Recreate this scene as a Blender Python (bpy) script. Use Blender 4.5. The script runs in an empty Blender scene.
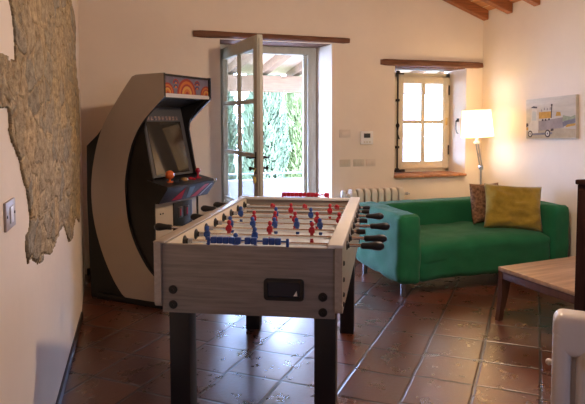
import bpy, bmesh, math, random
from mathutils import Vector, Matrix, noise
R = math.radians
random.seed(7)
C = bpy.context.scene.collection
SC = bpy.context.scene

# ------------------------------------------------------------------ materials
MATS = {}
def pmat(name, col, rough=.5, metal=0., spec=.5, coat=0., trans=0., emit=None, estr=0.,
         vary=0., vscale=6., stretch=(1, 1, 1), col2=None, bump=0., bscale=40., detail=4., sheen=0., ior=1.45, space='Object', rot=(0, 0, 0)):
    """principled material with procedural noise variation and bump"""
    if name in MATS: return MATS[name]
    m = bpy.data.materials.new(name); m.use_nodes = True
    nt = m.node_tree; b = nt.nodes['Principled BSDF']
    L = nt.links.new
    b.inputs['Base Color'].default_value = (*col, 1)
    b.inputs['Roughness'].default_value = rough
    b.inputs['Metallic'].default_value = metal
    b.inputs['Specular IOR Level'].default_value = spec
    b.inputs['Coat Weight'].default_value = coat
    b.inputs['Transmission Weight'].default_value = trans
    b.inputs['Sheen Weight'].default_value = sheen
    b.inputs['IOR'].default_value = ior
    if emit:
        b.inputs['Emission Color'].default_value = (*emit, 1)
        b.inputs['Emission Strength'].default_value = estr
    if vary or bump:
        tc = nt.nodes.new('ShaderNodeTexCoord'); mp = nt.nodes.new('ShaderNodeMapping')
        mp.inputs['Scale'].default_value = stretch
        mp.inputs['Rotation'].default_value = rot
        L(tc.outputs[space], mp.inputs['Vector'])
    if vary:
        n = nt.nodes.new('ShaderNodeTexNoise')
        n.inputs['Scale'].default_value = vscale; n.inputs['Detail'].default_value = detail
        n.inputs['Roughness'].default_value = .6
        L(mp.outputs[0], n.inputs['Vector'])
        r = nt.nodes.new('ShaderNodeValToRGB')
        c2 = col2 if col2 else tuple(c * (1 - vary) for c in col)
        r.color_ramp.elements[0].position = .32; r.color_ramp.elements[1].position = .68
        r.color_ramp.elements[0].color = (*c2, 1); r.color_ramp.elements[1].color = (*col, 1)
        L(n.outputs['Fac'], r.inputs['Fac']); L(r.outputs['Color'], b.inputs['Base Color'])
    if bump:
        n2 = nt.nodes.new('ShaderNodeTexNoise')
        n2.inputs['Scale'].default_value = bscale; n2.inputs['Detail'].default_value = 5
        L(mp.outputs[0], n2.inputs['Vector'])
        bp = nt.nodes.new('ShaderNodeBump'); bp.inputs['Strength'].default_value = bump
        bp.inputs['Distance'].default_value = .01
        L(n2.outputs['Fac'], bp.inputs['Height']); L(bp.outputs[0], b.inputs['Normal'])
    MATS[name] = m
    return m

PLASTER = pmat('plaster', (.84, .73, .60), .92, spec=.15, vary=.07, vscale=1.6, bump=.25, bscale=9)
PLASTERR = pmat('reveal_plaster', (.76, .72, .72), .92, spec=.15, vary=.04, vscale=2, bump=.2, bscale=9)
BEAMW = pmat('old_beam_wood', (.21, .085, .04), .6, vary=.5, vscale=5, stretch=(1.2, 14, 14), bump=.4, bscale=12)
ROOFW = pmat('roof_beam_wood', (.42, .14, .045), .55, vary=.45, vscale=4, stretch=(1, 10, 10), bump=.3, bscale=10)
PLANKW = pmat('roof_plank_wood', (.62, .27, .10), .6, vary=.35, vscale=4, stretch=(10, 1, 10), bump=.2, bscale=10)
DOORP = pmat('door_paint', (.50, .49, .41), .42, vary=.12, vscale=5, stretch=(6, 6, 1), bump=.1, bscale=15)
WINP = pmat('window_paint', (.70, .62, .45), .45, vary=.08, vscale=5, bump=.08, bscale=15)
IRON = pmat('dark_iron', (.035, .028, .024), .45, metal=.7)
BRICK = pmat('terracotta_brick', (.50, .22, .10), .8, vary=.45, vscale=9, bump=.4, bscale=30)
BASEB = pmat('dark_baseboard', (.035, .018, .012), .5, vary=.3, vscale=8)
BLACKP = pmat('black_plastic', (.012, .012, .013), .38)
BLACKM = pmat('black_laminate', (.014, .012, .012), .42, vary=.25, vscale=8)
BLACKW = pmat('black_leg_laminate', (.012, .012, .016), .35, vary=.2, vscale=10)
CREAM = pmat('cream_panel', (.50, .42, .335), .5, vary=.06, vscale=4)
CHROME = pmat('chrome', (.72, .72, .74), .16, metal=1.)
STEEL = pmat('brushed_steel', (.45, .45, .46), .35, metal=1.)
WHITEP = pmat('white_plastic', (.82, .80, .78), .4)
BEIGEP = pmat('beige_plastic', (.62, .54, .42), .45)
REDP = pmat('red_plastic', (.42, .012, .03), .35)
BLUEP = pmat('blue_plastic', (.022, .075, .32), .35)
ORANGEP = pmat('orange_plastic', (.62, .13, .03), .2)
GREENF = pmat('green_fabric', (.014, .150, .062), .85, spec=.2, sheen=.12, vary=.18, vscale=5, bump=.25, bscale=260)
RADW = pmat('radiator_enamel', (.72, .655, .55), .35, vary=.06, vscale=6)
RADN = pmat('white_enamel', (.74, .69, .64), .3, vary=.04, vscale=6)
YELF = pmat('yellow_velvet', (.38, .26, .035), .85, spec=.2, sheen=.35, vary=.35, vscale=9, bump=.3, bscale=70)
BRNF = pmat('brown_print_fabric', (.36, .2, .11), .9, spec=.2, vary=.7, vscale=42, col2=(.10, .05, .03), bump=.3, bscale=90)
TOPW = pmat('coffee_table_top_wood', (.45, .275, .16), .42, vary=.45, vscale=3.2, stretch=(.6, 9, 9), bump=.06, bscale=12)
LEGW = pmat('coffee_table_frame_wood', (.12, .05, .028), .45, vary=.4, vscale=4, stretch=(6, 6, 1.2))
CABW = pmat('dark_walnut', (.032, .013, .008), .8, spec=0, vary=.5, vscale=5, stretch=(8, 8, 1))
OAK = pmat('grey_oak_laminate', (.31, .27, .24), .42, vary=.42, vscale=3.0, stretch=(1.3, 12, 22), bump=.05, bscale=14, detail=6)
OAKL = pmat('pale_oak_laminate', (.44, .38, .32), .35, vary=.22, vscale=3.0, stretch=(12, 1.3, 22))
RIMW = pmat('pale_rim', (.74, .72, .70), .3, vary=.08, vscale=6)
INNERW = pmat('inner_wall_cream', (.66, .56, .42), .45, vary=.05, vscale=6)
FIELD = pmat('playfield', (.66, .74, .80), .12, spec=.5, vary=.05, vscale=10)
DARKGLASS = pmat('dark_blue_gloss', (.012, .016, .035), .1)
SHADOWBOX = pmat('dark_recess', (.01, .01, .012), .6)
STONEC = pmat('terrace_stone', (.52, .50, .49), .85, vary=.15, vscale=3, bump=.3, bscale=14)
PARAP = pmat('parapet_plaster', (.20, .19, .20), .9, vary=.1, vscale=3, bump=.2, bscale=14)
PORCHW = pmat('porch_wood', (.22, .13, .065), .8, vary=.35, vscale=4, stretch=(1, 9, 9), bump=.3, bscale=10)
PORCHP = pmat('porch_plank', (.46, .32, .20), .85, vary=.15, vscale=4, stretch=(9, 1, 9))
COLW = pmat('porch_column_paint', (.30, .31, .36), .9, vary=.06, vscale=4)
LEAFA = pmat('cypress_green', (.085, .112, .045), .8, vary=.5, vscale=2.5)
LEAFB = pmat('light_leaf_green', (.15, .18, .05), .8, vary=.45, vscale=2.5)
BARK = pmat('bark', (.12, .08, .055), .9, vary=.4, vscale=9)
SCREENG = pmat('monitor_glass', (.10, .092, .085), .06, metal=.75, spec=.8)
SCRBEZ = pmat('monitor_bezel', (.085, .085, .09), .3)
CANVAS = pmat('canvas_ground', (.60, .55, .45), .8, vary=.18, vscale=5, stretch=(1, 1, 5), bump=.15, bscale=200)
BRASSY = pmat('brass', (.55, .38, .14), .3, metal=1)

def glass_mat():
    m = bpy.data.materials.new('window_glass'); m.use_nodes = True
    nt = m.node_tree; nt.nodes.clear()
    o = nt.nodes.new('ShaderNodeOutputMaterial'); t = nt.nodes.new('ShaderNodeBsdfTransparent')
    g = nt.nodes.new('ShaderNodeBsdfGlossy'); g.inputs['Roughness'].default_value = .02
    lw = nt.nodes.new('ShaderNodeLayerWeight'); p5 = nt.nodes.new('ShaderNodeMath'); p5.operation = 'POWER'; p5.inputs[1].default_value = 5
    f = nt.nodes.new('ShaderNodeMath'); f.operation = 'MULTIPLY_ADD'; f.inputs[1].default_value = .9; f.inputs[2].default_value = .045
    nt.links.new(lw.outputs['Facing'], p5.inputs[0]); nt.links.new(p5.outputs[0], f.inputs[0])
    t.inputs['Color'].default_value = (.93, .96, .95, 1)
    mx = nt.nodes.new('ShaderNodeMixShader')
    nt.links.new(f.outputs[0], mx.inputs[0]); nt.links.new(t.outputs[0], mx.inputs[1]); nt.links.new(g.outputs[0], mx.inputs[2])
    nt.links.new(mx.outputs[0], o.inputs[0])
    return m
GLASS = glass_mat()

def shade_mat():
    m = bpy.data.materials.new('lamp_shade_fabric'); m.use_nodes = True
    nt = m.node_tree; nt.nodes.clear()
    o = nt.nodes.new('ShaderNodeOutputMaterial')
    d = nt.nodes.new('ShaderNodeBsdfDiffuse'); t = nt.nodes.new('ShaderNodeBsdfTranslucent')
    d.inputs['Color'].default_value = (.85, .78, .64, 1); t.inputs['Color'].default_value = (.85, .74, .54, 1)
    e = nt.nodes.new('ShaderNodeEmission'); e.inputs['Color'].default_value = (1, .80, .50, 1); e.inputs['Strength'].default_value = 1.2
    mx = nt.nodes.new('ShaderNodeMixShader'); mx.inputs[0].default_value = .68
    ad = nt.nodes.new('ShaderNodeAddShader')
    nt.links.new(d.outputs[0], mx.inputs[1]); nt.links.new(t.outputs[0], mx.inputs[2])
    nt.links.new(mx.outputs[0], ad.inputs[0]); nt.links.new(e.outputs[0], ad.inputs[1])
    nt.links.new(ad.outputs[0], o.inputs[0])
    return m
SHADE = shade_mat()

def floor_mat():
    m = bpy.data.materials.new('terracotta_tiles'); m.use_nodes = True
    nt = m.node_tree; b = nt.nodes['Principled BSDF']; L = nt.links.new; N = nt.nodes.new
    tc = N('ShaderNodeTexCoord')
    mp = N('ShaderNodeMapping'); mp.vector_type = 'POINT'
    # rows run along the 51 degree diagonal of the room
    mp.inputs['Rotation'].default_value = (0, 0, R(-51.4)); mp.inputs['Location'].default_value = (-.12 + 3.25, .057 + 3.26, 0)
    L(tc.outputs['Object'], mp.inputs['Vector'])
    nz = N('ShaderNodeTexNoise'); nz.inputs['Scale'].default_value = 3.5; nz.inputs['Detail'].default_value = 3
    L(mp.outputs[0], nz.inputs['Vector'])
    sb = N('ShaderNodeVectorMath'); sb.operation = 'SUBTRACT'; sb.inputs[1].default_value = (.5, .5, .5)
    L(nz.outputs['Color'], sb.inputs[0])
    sc = N('ShaderNodeVectorMath'); sc.operation = 'SCALE'; sc.inputs['Scale'].default_value = .022
    L(sb.outputs[0], sc.inputs[0])
    ad = N('ShaderNodeVectorMath'); L(mp.outputs[0], ad.inputs[0]); L(sc.outputs[0], ad.inputs[1])
    br = N('ShaderNodeTexBrick'); br.offset = .12; br.offset_frequency = 3; br.squash = 1
    br.inputs['Scale'].default_value = 1; br.inputs['Brick Width'].default_value = .325; br.inputs['Row Height'].default_value = .326
    br.inputs['Mortar Size'].default_value = .012; br.inputs['Mortar Smooth'].default_value = .7; br.inputs['Bias'].default_value = 0
    br.inputs['Color1'].default_value = (.150, .044, .019, 1); br.inputs['Color2'].default_value = (.088, .026, .013, 1)
    br.inputs['Mortar'].default_value = (.035, .02, .016, 1)
    L(ad.outputs[0], br.inputs['Vector'])
    n2 = N('ShaderNodeTexNoise'); n2.inputs['Scale'].default_value = 7; n2.inputs['Detail'].default_value = 6; n2.inputs['Roughness'].default_value = .65
    L(mp.outputs[0], n2.inputs['Vector'])
    rp = N('ShaderNodeValToRGB'); rp.color_ramp.elements[0].position = .3; rp.color_ramp.elements[1].position = .75
    rp.color_ramp.elements[0].color = (.80, .78, .76, 1); rp.color_ramp.elements[1].color = (1.15, 1.12, 1.1, 1)
    L(n2.outputs['Fac'], rp.inputs['Fac'])
    mu = N('ShaderNodeMix'); mu.data_type = 'RGBA'; mu.blend_type = 'MULTIPLY'; mu.inputs['Factor'].default_value = 1
    L(br.outputs['Color'], mu.inputs['A']); L(rp.outputs['Color'], mu.inputs['B'])
    L(mu.outputs['Result'], b.inputs['Base Color'])
    rr = N('ShaderNodeMapRange'); rr.inputs['From Min'].default_value = .3; rr.inputs['From Max'].default_value = .7
    rr.inputs['To Min'].default_value = .24; rr.inputs['To Max'].default_value = .36
    L(n2.outputs['Fac'], rr.inputs['Value']); L(rr.outputs[0], b.inputs['Roughness'])
    b.inputs['Specular IOR Level'].default_value = 1.0; b.inputs['Coat Weight'].default_value = .65; b.inputs['Coat Roughness'].default_value = .27; b.inputs['Coat IOR'].default_value = 1.6
    n3 = N('ShaderNodeTexNoise'); n3.inputs['Scale'].default_value = 45; n3.inputs['Detail'].default_value = 6; n3.inputs['Roughness'].default_value = .6
    L(mp.outputs[0], n3.inputs['Vector'])
    hm = N('ShaderNodeMath'); hm.operation = 'MULTIPLY_ADD'; hm.inputs[1].default_value = -1.0
    L(br.outputs['Fac'], hm.inputs[0])
    h2 = N('ShaderNodeMath'); h2.operation = 'MULTIPLY'; h2.inputs[1].default_value = .22
    L(n3.outputs['Fac'], h2.inputs[0]); L(h2.outputs[0], hm.inputs[2])
    bp = N('ShaderNodeBump'); bp.inputs['Strength'].default_value = .8; bp.inputs['Distance'].default_value = .007
    L(hm.outputs[0], bp.inputs['Height']); L(bp.outputs[0], b.inputs['Normal']); L(bp.outputs[0], b.inputs['Coat Normal'])
    return m
FLOORM = floor_mat()

def stone_mat():
    m = bpy.data.materials.new('exposed_stone'); m.use_nodes = True
    nt = m.node_tree; b = nt.nodes['Principled BSDF']; L = nt.links.new; N = nt.nodes.new
    tc = N('ShaderNodeTexCoord'); mp = N('ShaderNodeMapping'); mp.inputs['Scale'].default_value = (1, 1.0, 1.7)
    L(tc.outputs['Object'], mp.inputs['Vector'])
    nz = N('ShaderNodeTexNoise'); nz.inputs['Scale'].default_value = 5; nz.inputs['Detail'].default_value = 5
    L(mp.outputs[0], nz.inputs['Vector'])
    mixv = N('ShaderNodeMix'); mixv.data_type = 'VECTOR'; mixv.inputs['Factor'].default_value = .18
    L(mp.outputs[0], mixv.inputs['A']); L(nz.outputs['Color'], mixv.inputs['B'])
    v1 = N('ShaderNodeTexVoronoi'); v1.feature = 'DISTANCE_TO_EDGE'; v1.inputs['Scale'].default_value = 5.5
    v2 = N('ShaderNodeTexVoronoi'); v2.inputs['Scale'].default_value = 5.5
    L(mixv.outputs['Result'], v1.inputs['Vector']); L(mixv.outputs['Result'], v2.inputs['Vector'])
    sep = N('ShaderNodeSeparateColor'); L(v2.outputs['Color'], sep.inputs[0])
    cr = N('ShaderNodeValToRGB'); e = cr.color_ramp.elements
    e[0].position = 0; e[0].color = (.33, .29, .21, 1); e[1].position = 1; e[1].color = (.60, .44, .24, 1)
    x = cr.color_ramp.elements.new(.35); x.color = (.52, .40, .235, 1)
    x = cr.color_ramp.elements.new(.7); x.color = (.37, .33, .25, 1)
    L(sep.outputs[0], cr.inputs['Fac'])
    er = N('ShaderNodeValToRGB'); er.color_ramp.elements[0].position = .01; er.color_ramp.elements[1].position = .09
    er.color_ramp.elements[0].color = (.40, .30, .18, 1); er.color_ramp.elements[1].color = (1, 1, 1, 1)
    L(v1.outputs['Distance'], er.inputs['Fac'])
    mx = N('ShaderNodeMix'); mx.data_type = 'RGBA'
    L(er.outputs['Color'], mx.inputs['Factor']); mx.inputs['A'].default_value = (.58, .44, .26, 1); L(cr.outputs['Color'], mx.inputs['B'])
    n2 = N('ShaderNodeTexNoise'); n2.inputs['Scale'].default_value = 16; n2.inputs['Detail'].default_value = 8; n2.inputs['Roughness'].default_value = .72
    L(mp.outputs[0], n2.inputs['Vector'])
    r2 = N('ShaderNodeValToRGB'); r2.color_ramp.elements[0].position = .34; r2.color_ramp.elements[1].position = .62
    r2.color_ramp.elements[0].color = (.42, .36, .30, 1); r2.color_ramp.elements[1].color = (1.15, 1.12, 1.05, 1)
    L(n2.outputs['Fac'], r2.inputs['Fac'])
    mu = N('ShaderNodeMix'); mu.data_type = 'RGBA'; mu.blend_type = 'MULTIPLY'; mu.inputs['Factor'].default_value = .9
    L(mx.outputs['Result'], mu.inputs['A']); L(r2.outputs['Color'], mu.inputs['B']); L(mu.outputs['Result'], b.inputs['Base Color'])
    b.inputs['Roughness'].default_value = .95; b.inputs['Specular IOR Level'].default_value = .1
    hs = N('ShaderNodeMath'); hs.operation = 'ADD'; L(er.outputs['Color'], hs.inputs[0]); L(n2.outputs['Fac'], hs.inputs[1])
    bp = N('ShaderNodeBump'); bp.inputs['Strength'].default_value = .9; bp.inputs['Distance'].default_value = .02
    L(hs.outputs[0], bp.inputs['Height']); L(bp.outputs[0], b.inputs['Normal'])
    return m
STONE = stone_mat()

# ------------------------------------------------------------------ mesh helpers
def nb(): return bmesh.new()
def add_box(bm, lo, hi, bev=0., seg=2, rot=None, mi=0):
    """box between two corners, bevelled; rot: optional Matrix applied about its centre"""
    t = bmesh.new()
    lo = Vector(lo); hi = Vector(hi); c = (lo + hi) / 2; s = hi - lo
    bmesh.ops.create_cube(t, size=1)
    bmesh.ops.scale(t, vec=s, verts=t.verts)
    if bev: bmesh.ops.bevel(t, geom=t.edges[:], offset=bev, segments=seg, affect='EDGES', profile=.5, clamp_overlap=True)
    if rot: bmesh.ops.transform(t, matrix=rot, verts=t.verts)
    bmesh.ops.translate(t, vec=c, verts=t.verts)
    join(bm, t, mi)
def join(bm, t, mi=0):
    mp = {}
    for v in t.verts: mp[v] = bm.verts.new(v.co)
    for f in t.faces:
        try:
            g = bm.faces.new([mp[v] for v in f.verts]); g.material_index = mi if mi else f.material_index; g.smooth = True
        except ValueError: pass
    t.free()
def add_cyl(bm, a, b, r1, r2=None, n=16, mi=0, cap=True):
    a = Vector(a); b = Vector(b); d = b - a
    t = bmesh.new()
    bmesh.ops.create_cone(t, cap_ends=cap, segments=n, radius1=r1, radius2=r1 if r2 is None else r2, depth=d.length)
    q = d.to_track_quat('Z', 'Y').to_matrix().to_4x4()
    bmesh.ops.transform(t, matrix=Matrix.Translation((a + b) / 2) @ q, verts=t.verts)
    join(bm, t, mi)
def add_lathe(bm, prof, a, d, n=16, mi=0):
    """profile [(along, radius)] turned about direction d from point a"""
    a = Vector(a); q = Vector(d).to_track_quat('Z', 'Y').to_matrix()
    rings = []
    for h, r in prof:
        rings.append([bm.verts.new(a + q @ Vector((max(r, 1e-4) * math.cos(2 * math.pi * k / n), max(r, 1e-4) * math.sin(2 * math.pi * k / n), h))) for k in range(n)])
    for i in range(len(rings) - 1):
        for k in range(n):
            f = bm.faces.new((rings[i][k], rings[i][(k + 1) % n], rings[i + 1][(k + 1) % n], rings[i + 1][k])); f.smooth = True; f.material_index = mi
    f = bm.faces.new(rings[0][::-1]); f.material_index = mi
    f = bm.faces.new(rings[-1]); f.material_index = mi
def add_sphere(bm, c, r, sc=(1, 1, 1), mi=0, u=16, v=10):
    t = bmesh.new(); bmesh.ops.create_uvsphere(t, u_segments=u, v_segments=v, radius=r)
    bmesh.ops.scale(t, vec=sc, verts=t.verts); bmesh.ops.translate(t, vec=c, verts=t.verts)
    join(bm, t, mi)
def add_prism(bm, poly, M, h, mi=0, side_mi=None, cap2_mi=None):
    """2D polygon extruded by h; M maps (x, y, z) to the place"""
    a = [bm.verts.new(M @ Vector((x, y, 0))) for x, y in poly]
    b = [bm.verts.new(M @ Vector((x, y, h))) for x, y in poly]
    f = bm.faces.new(a[::-1]); f.material_index = mi
    f = bm.faces.new(b); f.material_index = mi if cap2_mi is None else cap2_mi
    n = len(poly)
    for k in range(n):
        f = bm.faces.new((a[k], a[(k + 1) % n], b[(k + 1) % n], b[k])); f.material_index = mi if side_mi is None else side_mi
def add_tube(bm, pts, r, n=10, mi=0):
    pts = [Vector(p) for p in pts]; rings = []
    for i, p in enumerate(pts):
        d = (pts[min(i + 1, len(pts) - 1)] - pts[max(i - 1, 0)]).normalized()
        q = d.to_track_quat('Z', 'Y').to_matrix()
        rings.append([bm.verts.new(p + q @ Vector((r * math.cos(2 * math.pi * k / n), r * math.sin(2 * math.pi * k / n), 0))) for k in range(n)])
    for i in range(len(rings) - 1):
        for k in range(n):
            f = bm.faces.new((rings[i][k], rings[i][(k + 1) % n], rings[i + 1][(k + 1) % n], rings[i + 1][k])); f.smooth = True; f.material_index = mi
    bm.faces.new(rings[0][::-1]).material_index = mi; bm.faces.new(rings[-1]).material_index = mi
def arc_poly(pts, corner, n=4):
    """round the corners of a 2D polygon"""
    out = []; N_ = len(pts)
    for i in range(N_):
        p = Vector(pts[i]).to_2d(); a = Vector(pts[i - 1]).to_2d(); b = Vector(pts[(i + 1) % N_]).to_2d()
        r = corner if not isinstance(corner, (list, tuple)) else corner[i]
        if r <= 0: out.append(tuple(p)); continue
        u = (a - p).normalized() * r; w = (b - p).normalized() * r
        for k in range(n + 1):
            t = k / n; q = (p + u) * (1 - t) ** 2 + p * 2 * t * (1 - t) + (p + w) * t ** 2
            out.append(tuple(q))
    return out
def catmull(pts, n=6):
    out = []
    P = [Vector(p) for p in pts]
    for i in range(len(P) - 1):
        p0 = P[max(i - 1, 0)]; p1 = P[i]; p2 = P[i + 1]; p3 = P[min(i + 2, len(P) - 1)]
        for k in range(n):
            t = k / n
            out.append(tuple(.5 * ((2 * p1) + (p2 - p0) * t + (2 * p0 - 5 * p1 + 4 * p2 - p3) * t * t + (3 * p1 - p0 - 3 * p2 + p3) * t ** 3)))
    out.append(tuple(P[-1])); return out

def obj(name, bm, mats, parent=None, ang=35, label=None, kind=None):
    bmesh.ops.recalc_face_normals(bm, faces=bm.faces)
    me = bpy.data.meshes.new(name); bm.to_mesh(me); bm.free()
    for m in (mats if isinstance(mats, (list, tuple)) else [mats]): me.materials.append(m)
    for p in me.polygons: p.use_smooth = True
    me.set_sharp_from_angle(angle=R(ang))
    o = bpy.data.objects.new(name, me); C.objects.link(o)
    if parent: o.parent = parent
    if label: o['label'] = label
    if kind: o['kind'] = kind
    return o
def thing(name, label, cat, loc=(0, 0, 0), rz=0., group=None):
    o = bpy.data.objects.new(name, None); C.objects.link(o); o.empty_display_size = .1
    o.location = loc; o.rotation_euler = (0, 0, rz); o['label'] = label; o['category'] = cat
    if group: o['group'] = group
    return o
def tag(o, label, cat, group=None):
    o['label'] = label; o['category'] = cat
    if group: o['group'] = group
    return o
def struct(name, bm=None, mats=None, parent=None, ang=35, label=None):
    if bm is None:
        o = bpy.data.objects.new(name, None); C.objects.link(o)
    else: o = obj(name, bm, mats, parent, ang)
    if parent is None:
        o['kind'] = 'structure'
        if label: o['label'] = label
    return o
def dup(o, parent=None):
    c = o.copy(); C.objects.link(c)
    if parent: c.parent = parent
    for ch in list(o.children): dup(ch, c)
    return c

# ------------------------------------------------------------------ room shell
XL, XR, YB, YF = -.386, 3.68, 5.5, -2.2
def ceil_z(x): return 2.585 + (XR - x) * .372
# floor
bm = nb(); add_box(bm, (-.6, YF - .1, -.12), (XR + .2, 5.93, 0)); struct('floor', bm, FLOORM, label='reddish brown waxed terracotta tile floor')
# left wall (an old wall that bends outwards a little towards the far corner)
bm = nb()
prof = [(XL, YF - .1), (XL, 4.25), (-.462, YB + .06), (-.7, YB + .06), (-.7, YF - .1)]
add_prism(bm, prof, Matrix.Identity(4), 4.3)
wall_left = struct('wall_left', bm, PLASTER, label='plastered left wall with exposed stone')
# back wall with door and window openings (splayed reveals)
WT = 5.92
DX0, DX1, DX0b, DX1b, DZ = .785, 1.914, .80, 1.835, 2.17
WX0, WX1, WX0b, WX1b, WZ0, WZ1 = 2.615, 3.476, 2.74, 3.445, .785, 1.97
def wall_block(bm, x0, x1, z0, z1, x0b=None, x1b=None, mi=0):
    x0b = x0 if x0b is None else x0b; x1b = x1 if x1b is None else x1b
    add_prism(bm, [(x0, YB), (x1, YB), (x1b, WT), (x0b, WT)], Matrix.Translation((0, 0, z0)), z1 - z0, mi)
bm = nb()
wall_block(bm, -.62, DX0, 0, 4.4, None, DX0b)
wall_block(bm, DX0, DX1, DZ, 4.4, DX0b, DX1b)
wall_block(bm, DX1, WX0, 0, 4.4, DX1b, WX0b)
wall_block(bm, WX0, WX1, 0, WZ0, WX0b, WX1b)
wall_block(bm, WX0, WX1, WZ1, 4.4, WX0b, WX1b)
wall_block(bm, WX1, XR + .2, 0, 4.4, WX1b, None)
struct('wall_back', bm, PLASTER, label='cream plastered back wall with door and window')
bm = nb(); add_box(bm, (XR, YF - .1, 0), (XR + .25, YB, 2.75)); struct('wall_right', bm, PLASTER, label='cream plastered right wall')
bm = nb()      # wall behind the viewer, with an assumed window added for fill light
RX0, RX1, RZ0, RZ1 = 1.35, 1.75, 1.25, 1.85
add_box(bm, (-.6, YF - .25, 0), (RX0, YF, 4.4)); add_box(bm, (RX1, YF - .25, 0), (XR + .2, YF, 4.4))
add_box(bm, (RX0, YF - .25, 0), (RX1, YF, RZ0)); add_box(bm, (RX0, YF - .25, RZ1), (RX1, YF, 4.4)); struct('wall_front', bm, PLASTER)
wf = struct('fill_window', label='added fill light window behind the viewer'); bm = nb()
for x in (RX0 + .03, (RX0 + RX1) / 2, RX1 - .03): add_box(bm, (x - .03, YF - .1, RZ0), (x + .03, YF - .05, RZ1), .004)
for z in (RZ0 + .03, RZ1 - .03): add_box(bm, (RX0, YF - .1, z - .03), (RX1, YF - .05, z + .03), .004)
obj('window_frame', bm, WINP, wf)
for x0, x1 in ((RX0 + .05, (RX0 + RX1) / 2 - .02), ((RX0 + RX1) / 2 + .02, RX1 - .05)):
    bm = nb(); add_box(bm, (x0, YF - .08, RZ0 + .05), (x1, YF - .076, RZ1 - .05)); obj('glass_pane', bm, GLASS, wf)
# ceiling of boards, sloping up to the left, on beams that end at the right wall
slope = Matrix.Rotation(math.atan(.372), 4, 'Y')
bm = nb()
add_prism(bm, [(XR + .2, ceil_z(XR + .2)), (-.75, ceil_z(-.75)), (-.75, ceil_z(-.75) + .06), (XR + .2, ceil_z(XR + .2) + .06)],
          Matrix(((1, 0, 0, 0), (0, 0, 1, YF - .2), (0, 1, 0, 0), (0, 0, 0, 1))), YB - YF + .7)
def plank_mat():
    m = PLANKW.copy(); m.name = 'ceiling_boards'; nt = m.node_tree; b = nt.nodes['Principled BSDF']
    src = b.inputs['Base Color'].links[0].from_socket
    tc = nt.nodes.new('ShaderNodeTexCoord'); sp = nt.nodes.new('ShaderNodeSeparateXYZ'); nt.links.new(tc.outputs['Object'], sp.inputs[0])
    mm = nt.nodes.new('ShaderNodeMath'); mm.operation = 'MODULO'; mm.inputs[1].default_value = .15
    ad = nt.nodes.new('ShaderNodeMath'); ad.operation = 'ADD'; ad.inputs[1].default_value = 3
    nt.links.new(sp.outputs[0], ad.inputs[0]); nt.links.new(ad.outputs[0], mm.inputs[0])
    gt = nt.nodes.new('ShaderNodeMath'); gt.operation = 'LESS_THAN'; gt.inputs[1].default_value = .007; nt.links.new(mm.outputs[0], gt.inputs[0])
    mx = nt.nodes.new('ShaderNodeMix'); mx.data_type = 'RGBA'; nt.links.new(gt.outputs[0], mx.inputs['Factor'])
    nt.links.new(src, mx.inputs['A']); mx.inputs['B'].default_value = (.8, .62, .42, 1)
    nt.links.new(mx.outputs['Result'], b.inputs['Base Color'])
    return m
struct('ceiling', bm, plank_mat(), label='sloping ceiling of orange brown boards')
def beam(y):
    bm = nb(); w = .045
    xa, xb = XR - .002, -.45
    poly = [(xa, ceil_z(xa) - .1), (xa, ceil_z(xa)), (xb, ceil_z(xb)), (xb, ceil_z(xb) - .1)]
    add_prism(bm, poly, Matrix(((1, 0, 0, 0), (0, 0, 1, y - w), (0, 1, 0, 0), (0, 0, 0, 1))), 2 * w)
    bmesh.ops.bevel(bm, geom=bm.edges[:], offset=.006, segments=2, affect='EDGES')
    return bm
bms = [5.445 - .415 * k for k in range(18)]
for k, y in enumerate(bms):
    struct('trim_%d' % (k + 10), beam(y), ROOFW, label='brown ceiling beam')

# baseboards
bm = nb(); add_box(bm, (XL, YF, 0), (XL + .014, 4.25, .055), .003)
struct('baseboard_left', bm, BASEB, label='thin dark baseboard along the left wall')
bm = nb(); add_box(bm, (-.44, YB - .014, 0), (DX0 - .01, YB, .055), .003); add_box(bm, (DX1 + .01, YB - .014, 0), (XR, YB, .055), .003)
struct('baseboard_back', bm, BASEB)
bm = nb(); add_box(bm, (XR - .014, YF, 0), (XR, YB - .014, .055), .003); struct('baseboard_right', bm, BASEB)

# stone patch in the left wall where the plaster is gone
OUT = [(2.12, 2.6), (2.10, 1.79), (2.15, 1.74), (2.17, 1.66), (2.16, 1.6), (2.07, 1.59), (1.95, 1.6), (1.75, 1.62), (1.7, 1.45), (1.93, 1.44), (2.01, 1.44), (2.04, 1.42), (2.03, 1.37), (2.06, 1.33), (2.13, 1.3), (2.18, 1.26), (2.24, 1.19), (2.29, 1.15), (2.34, 1.08), (2.35, 1.02), (2.32, .99), (2.26, .98), (2.25, .93), (2.28, .88), (2.35, .89), (2.43, .85), (2.52, .82), (2.62, .81), (2.66, .83), (2.83, .79), (2.96, .8), (3.16, .82), (3.37, .83), (3.5, .75), (3.58, .69), (3.74, .67), (3.88, .75), (4.02, .78), (4.2, .7), (4.38, .79), (4.58, .95), (4.78, 1.24), (4.83, 1.5), (4.76, 1.63), (4.4, 1.72), (4.31, 1.8), (4.31, 1.92), (4.35, 2.06), (4.23, 2.15), (4.05, 2.18), (3.9, 2.6)]
def inside(y, z):
    c = False; n = len(OUT)
    for i in range(n):
        (y1, z1), (y2, z2) = OUT[i], OUT[i - 1]
        if (z1 > z) != (z2 > z) and y < (y2 - y1) * (z - z1) / (z2 - z1) + y1: c = not c
    return c
bm = nb(); st = .0125; vv = {}
def wx(y): return XL if y < 4.25 else XL - (y - 4.25) * .076 / 1.31
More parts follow.
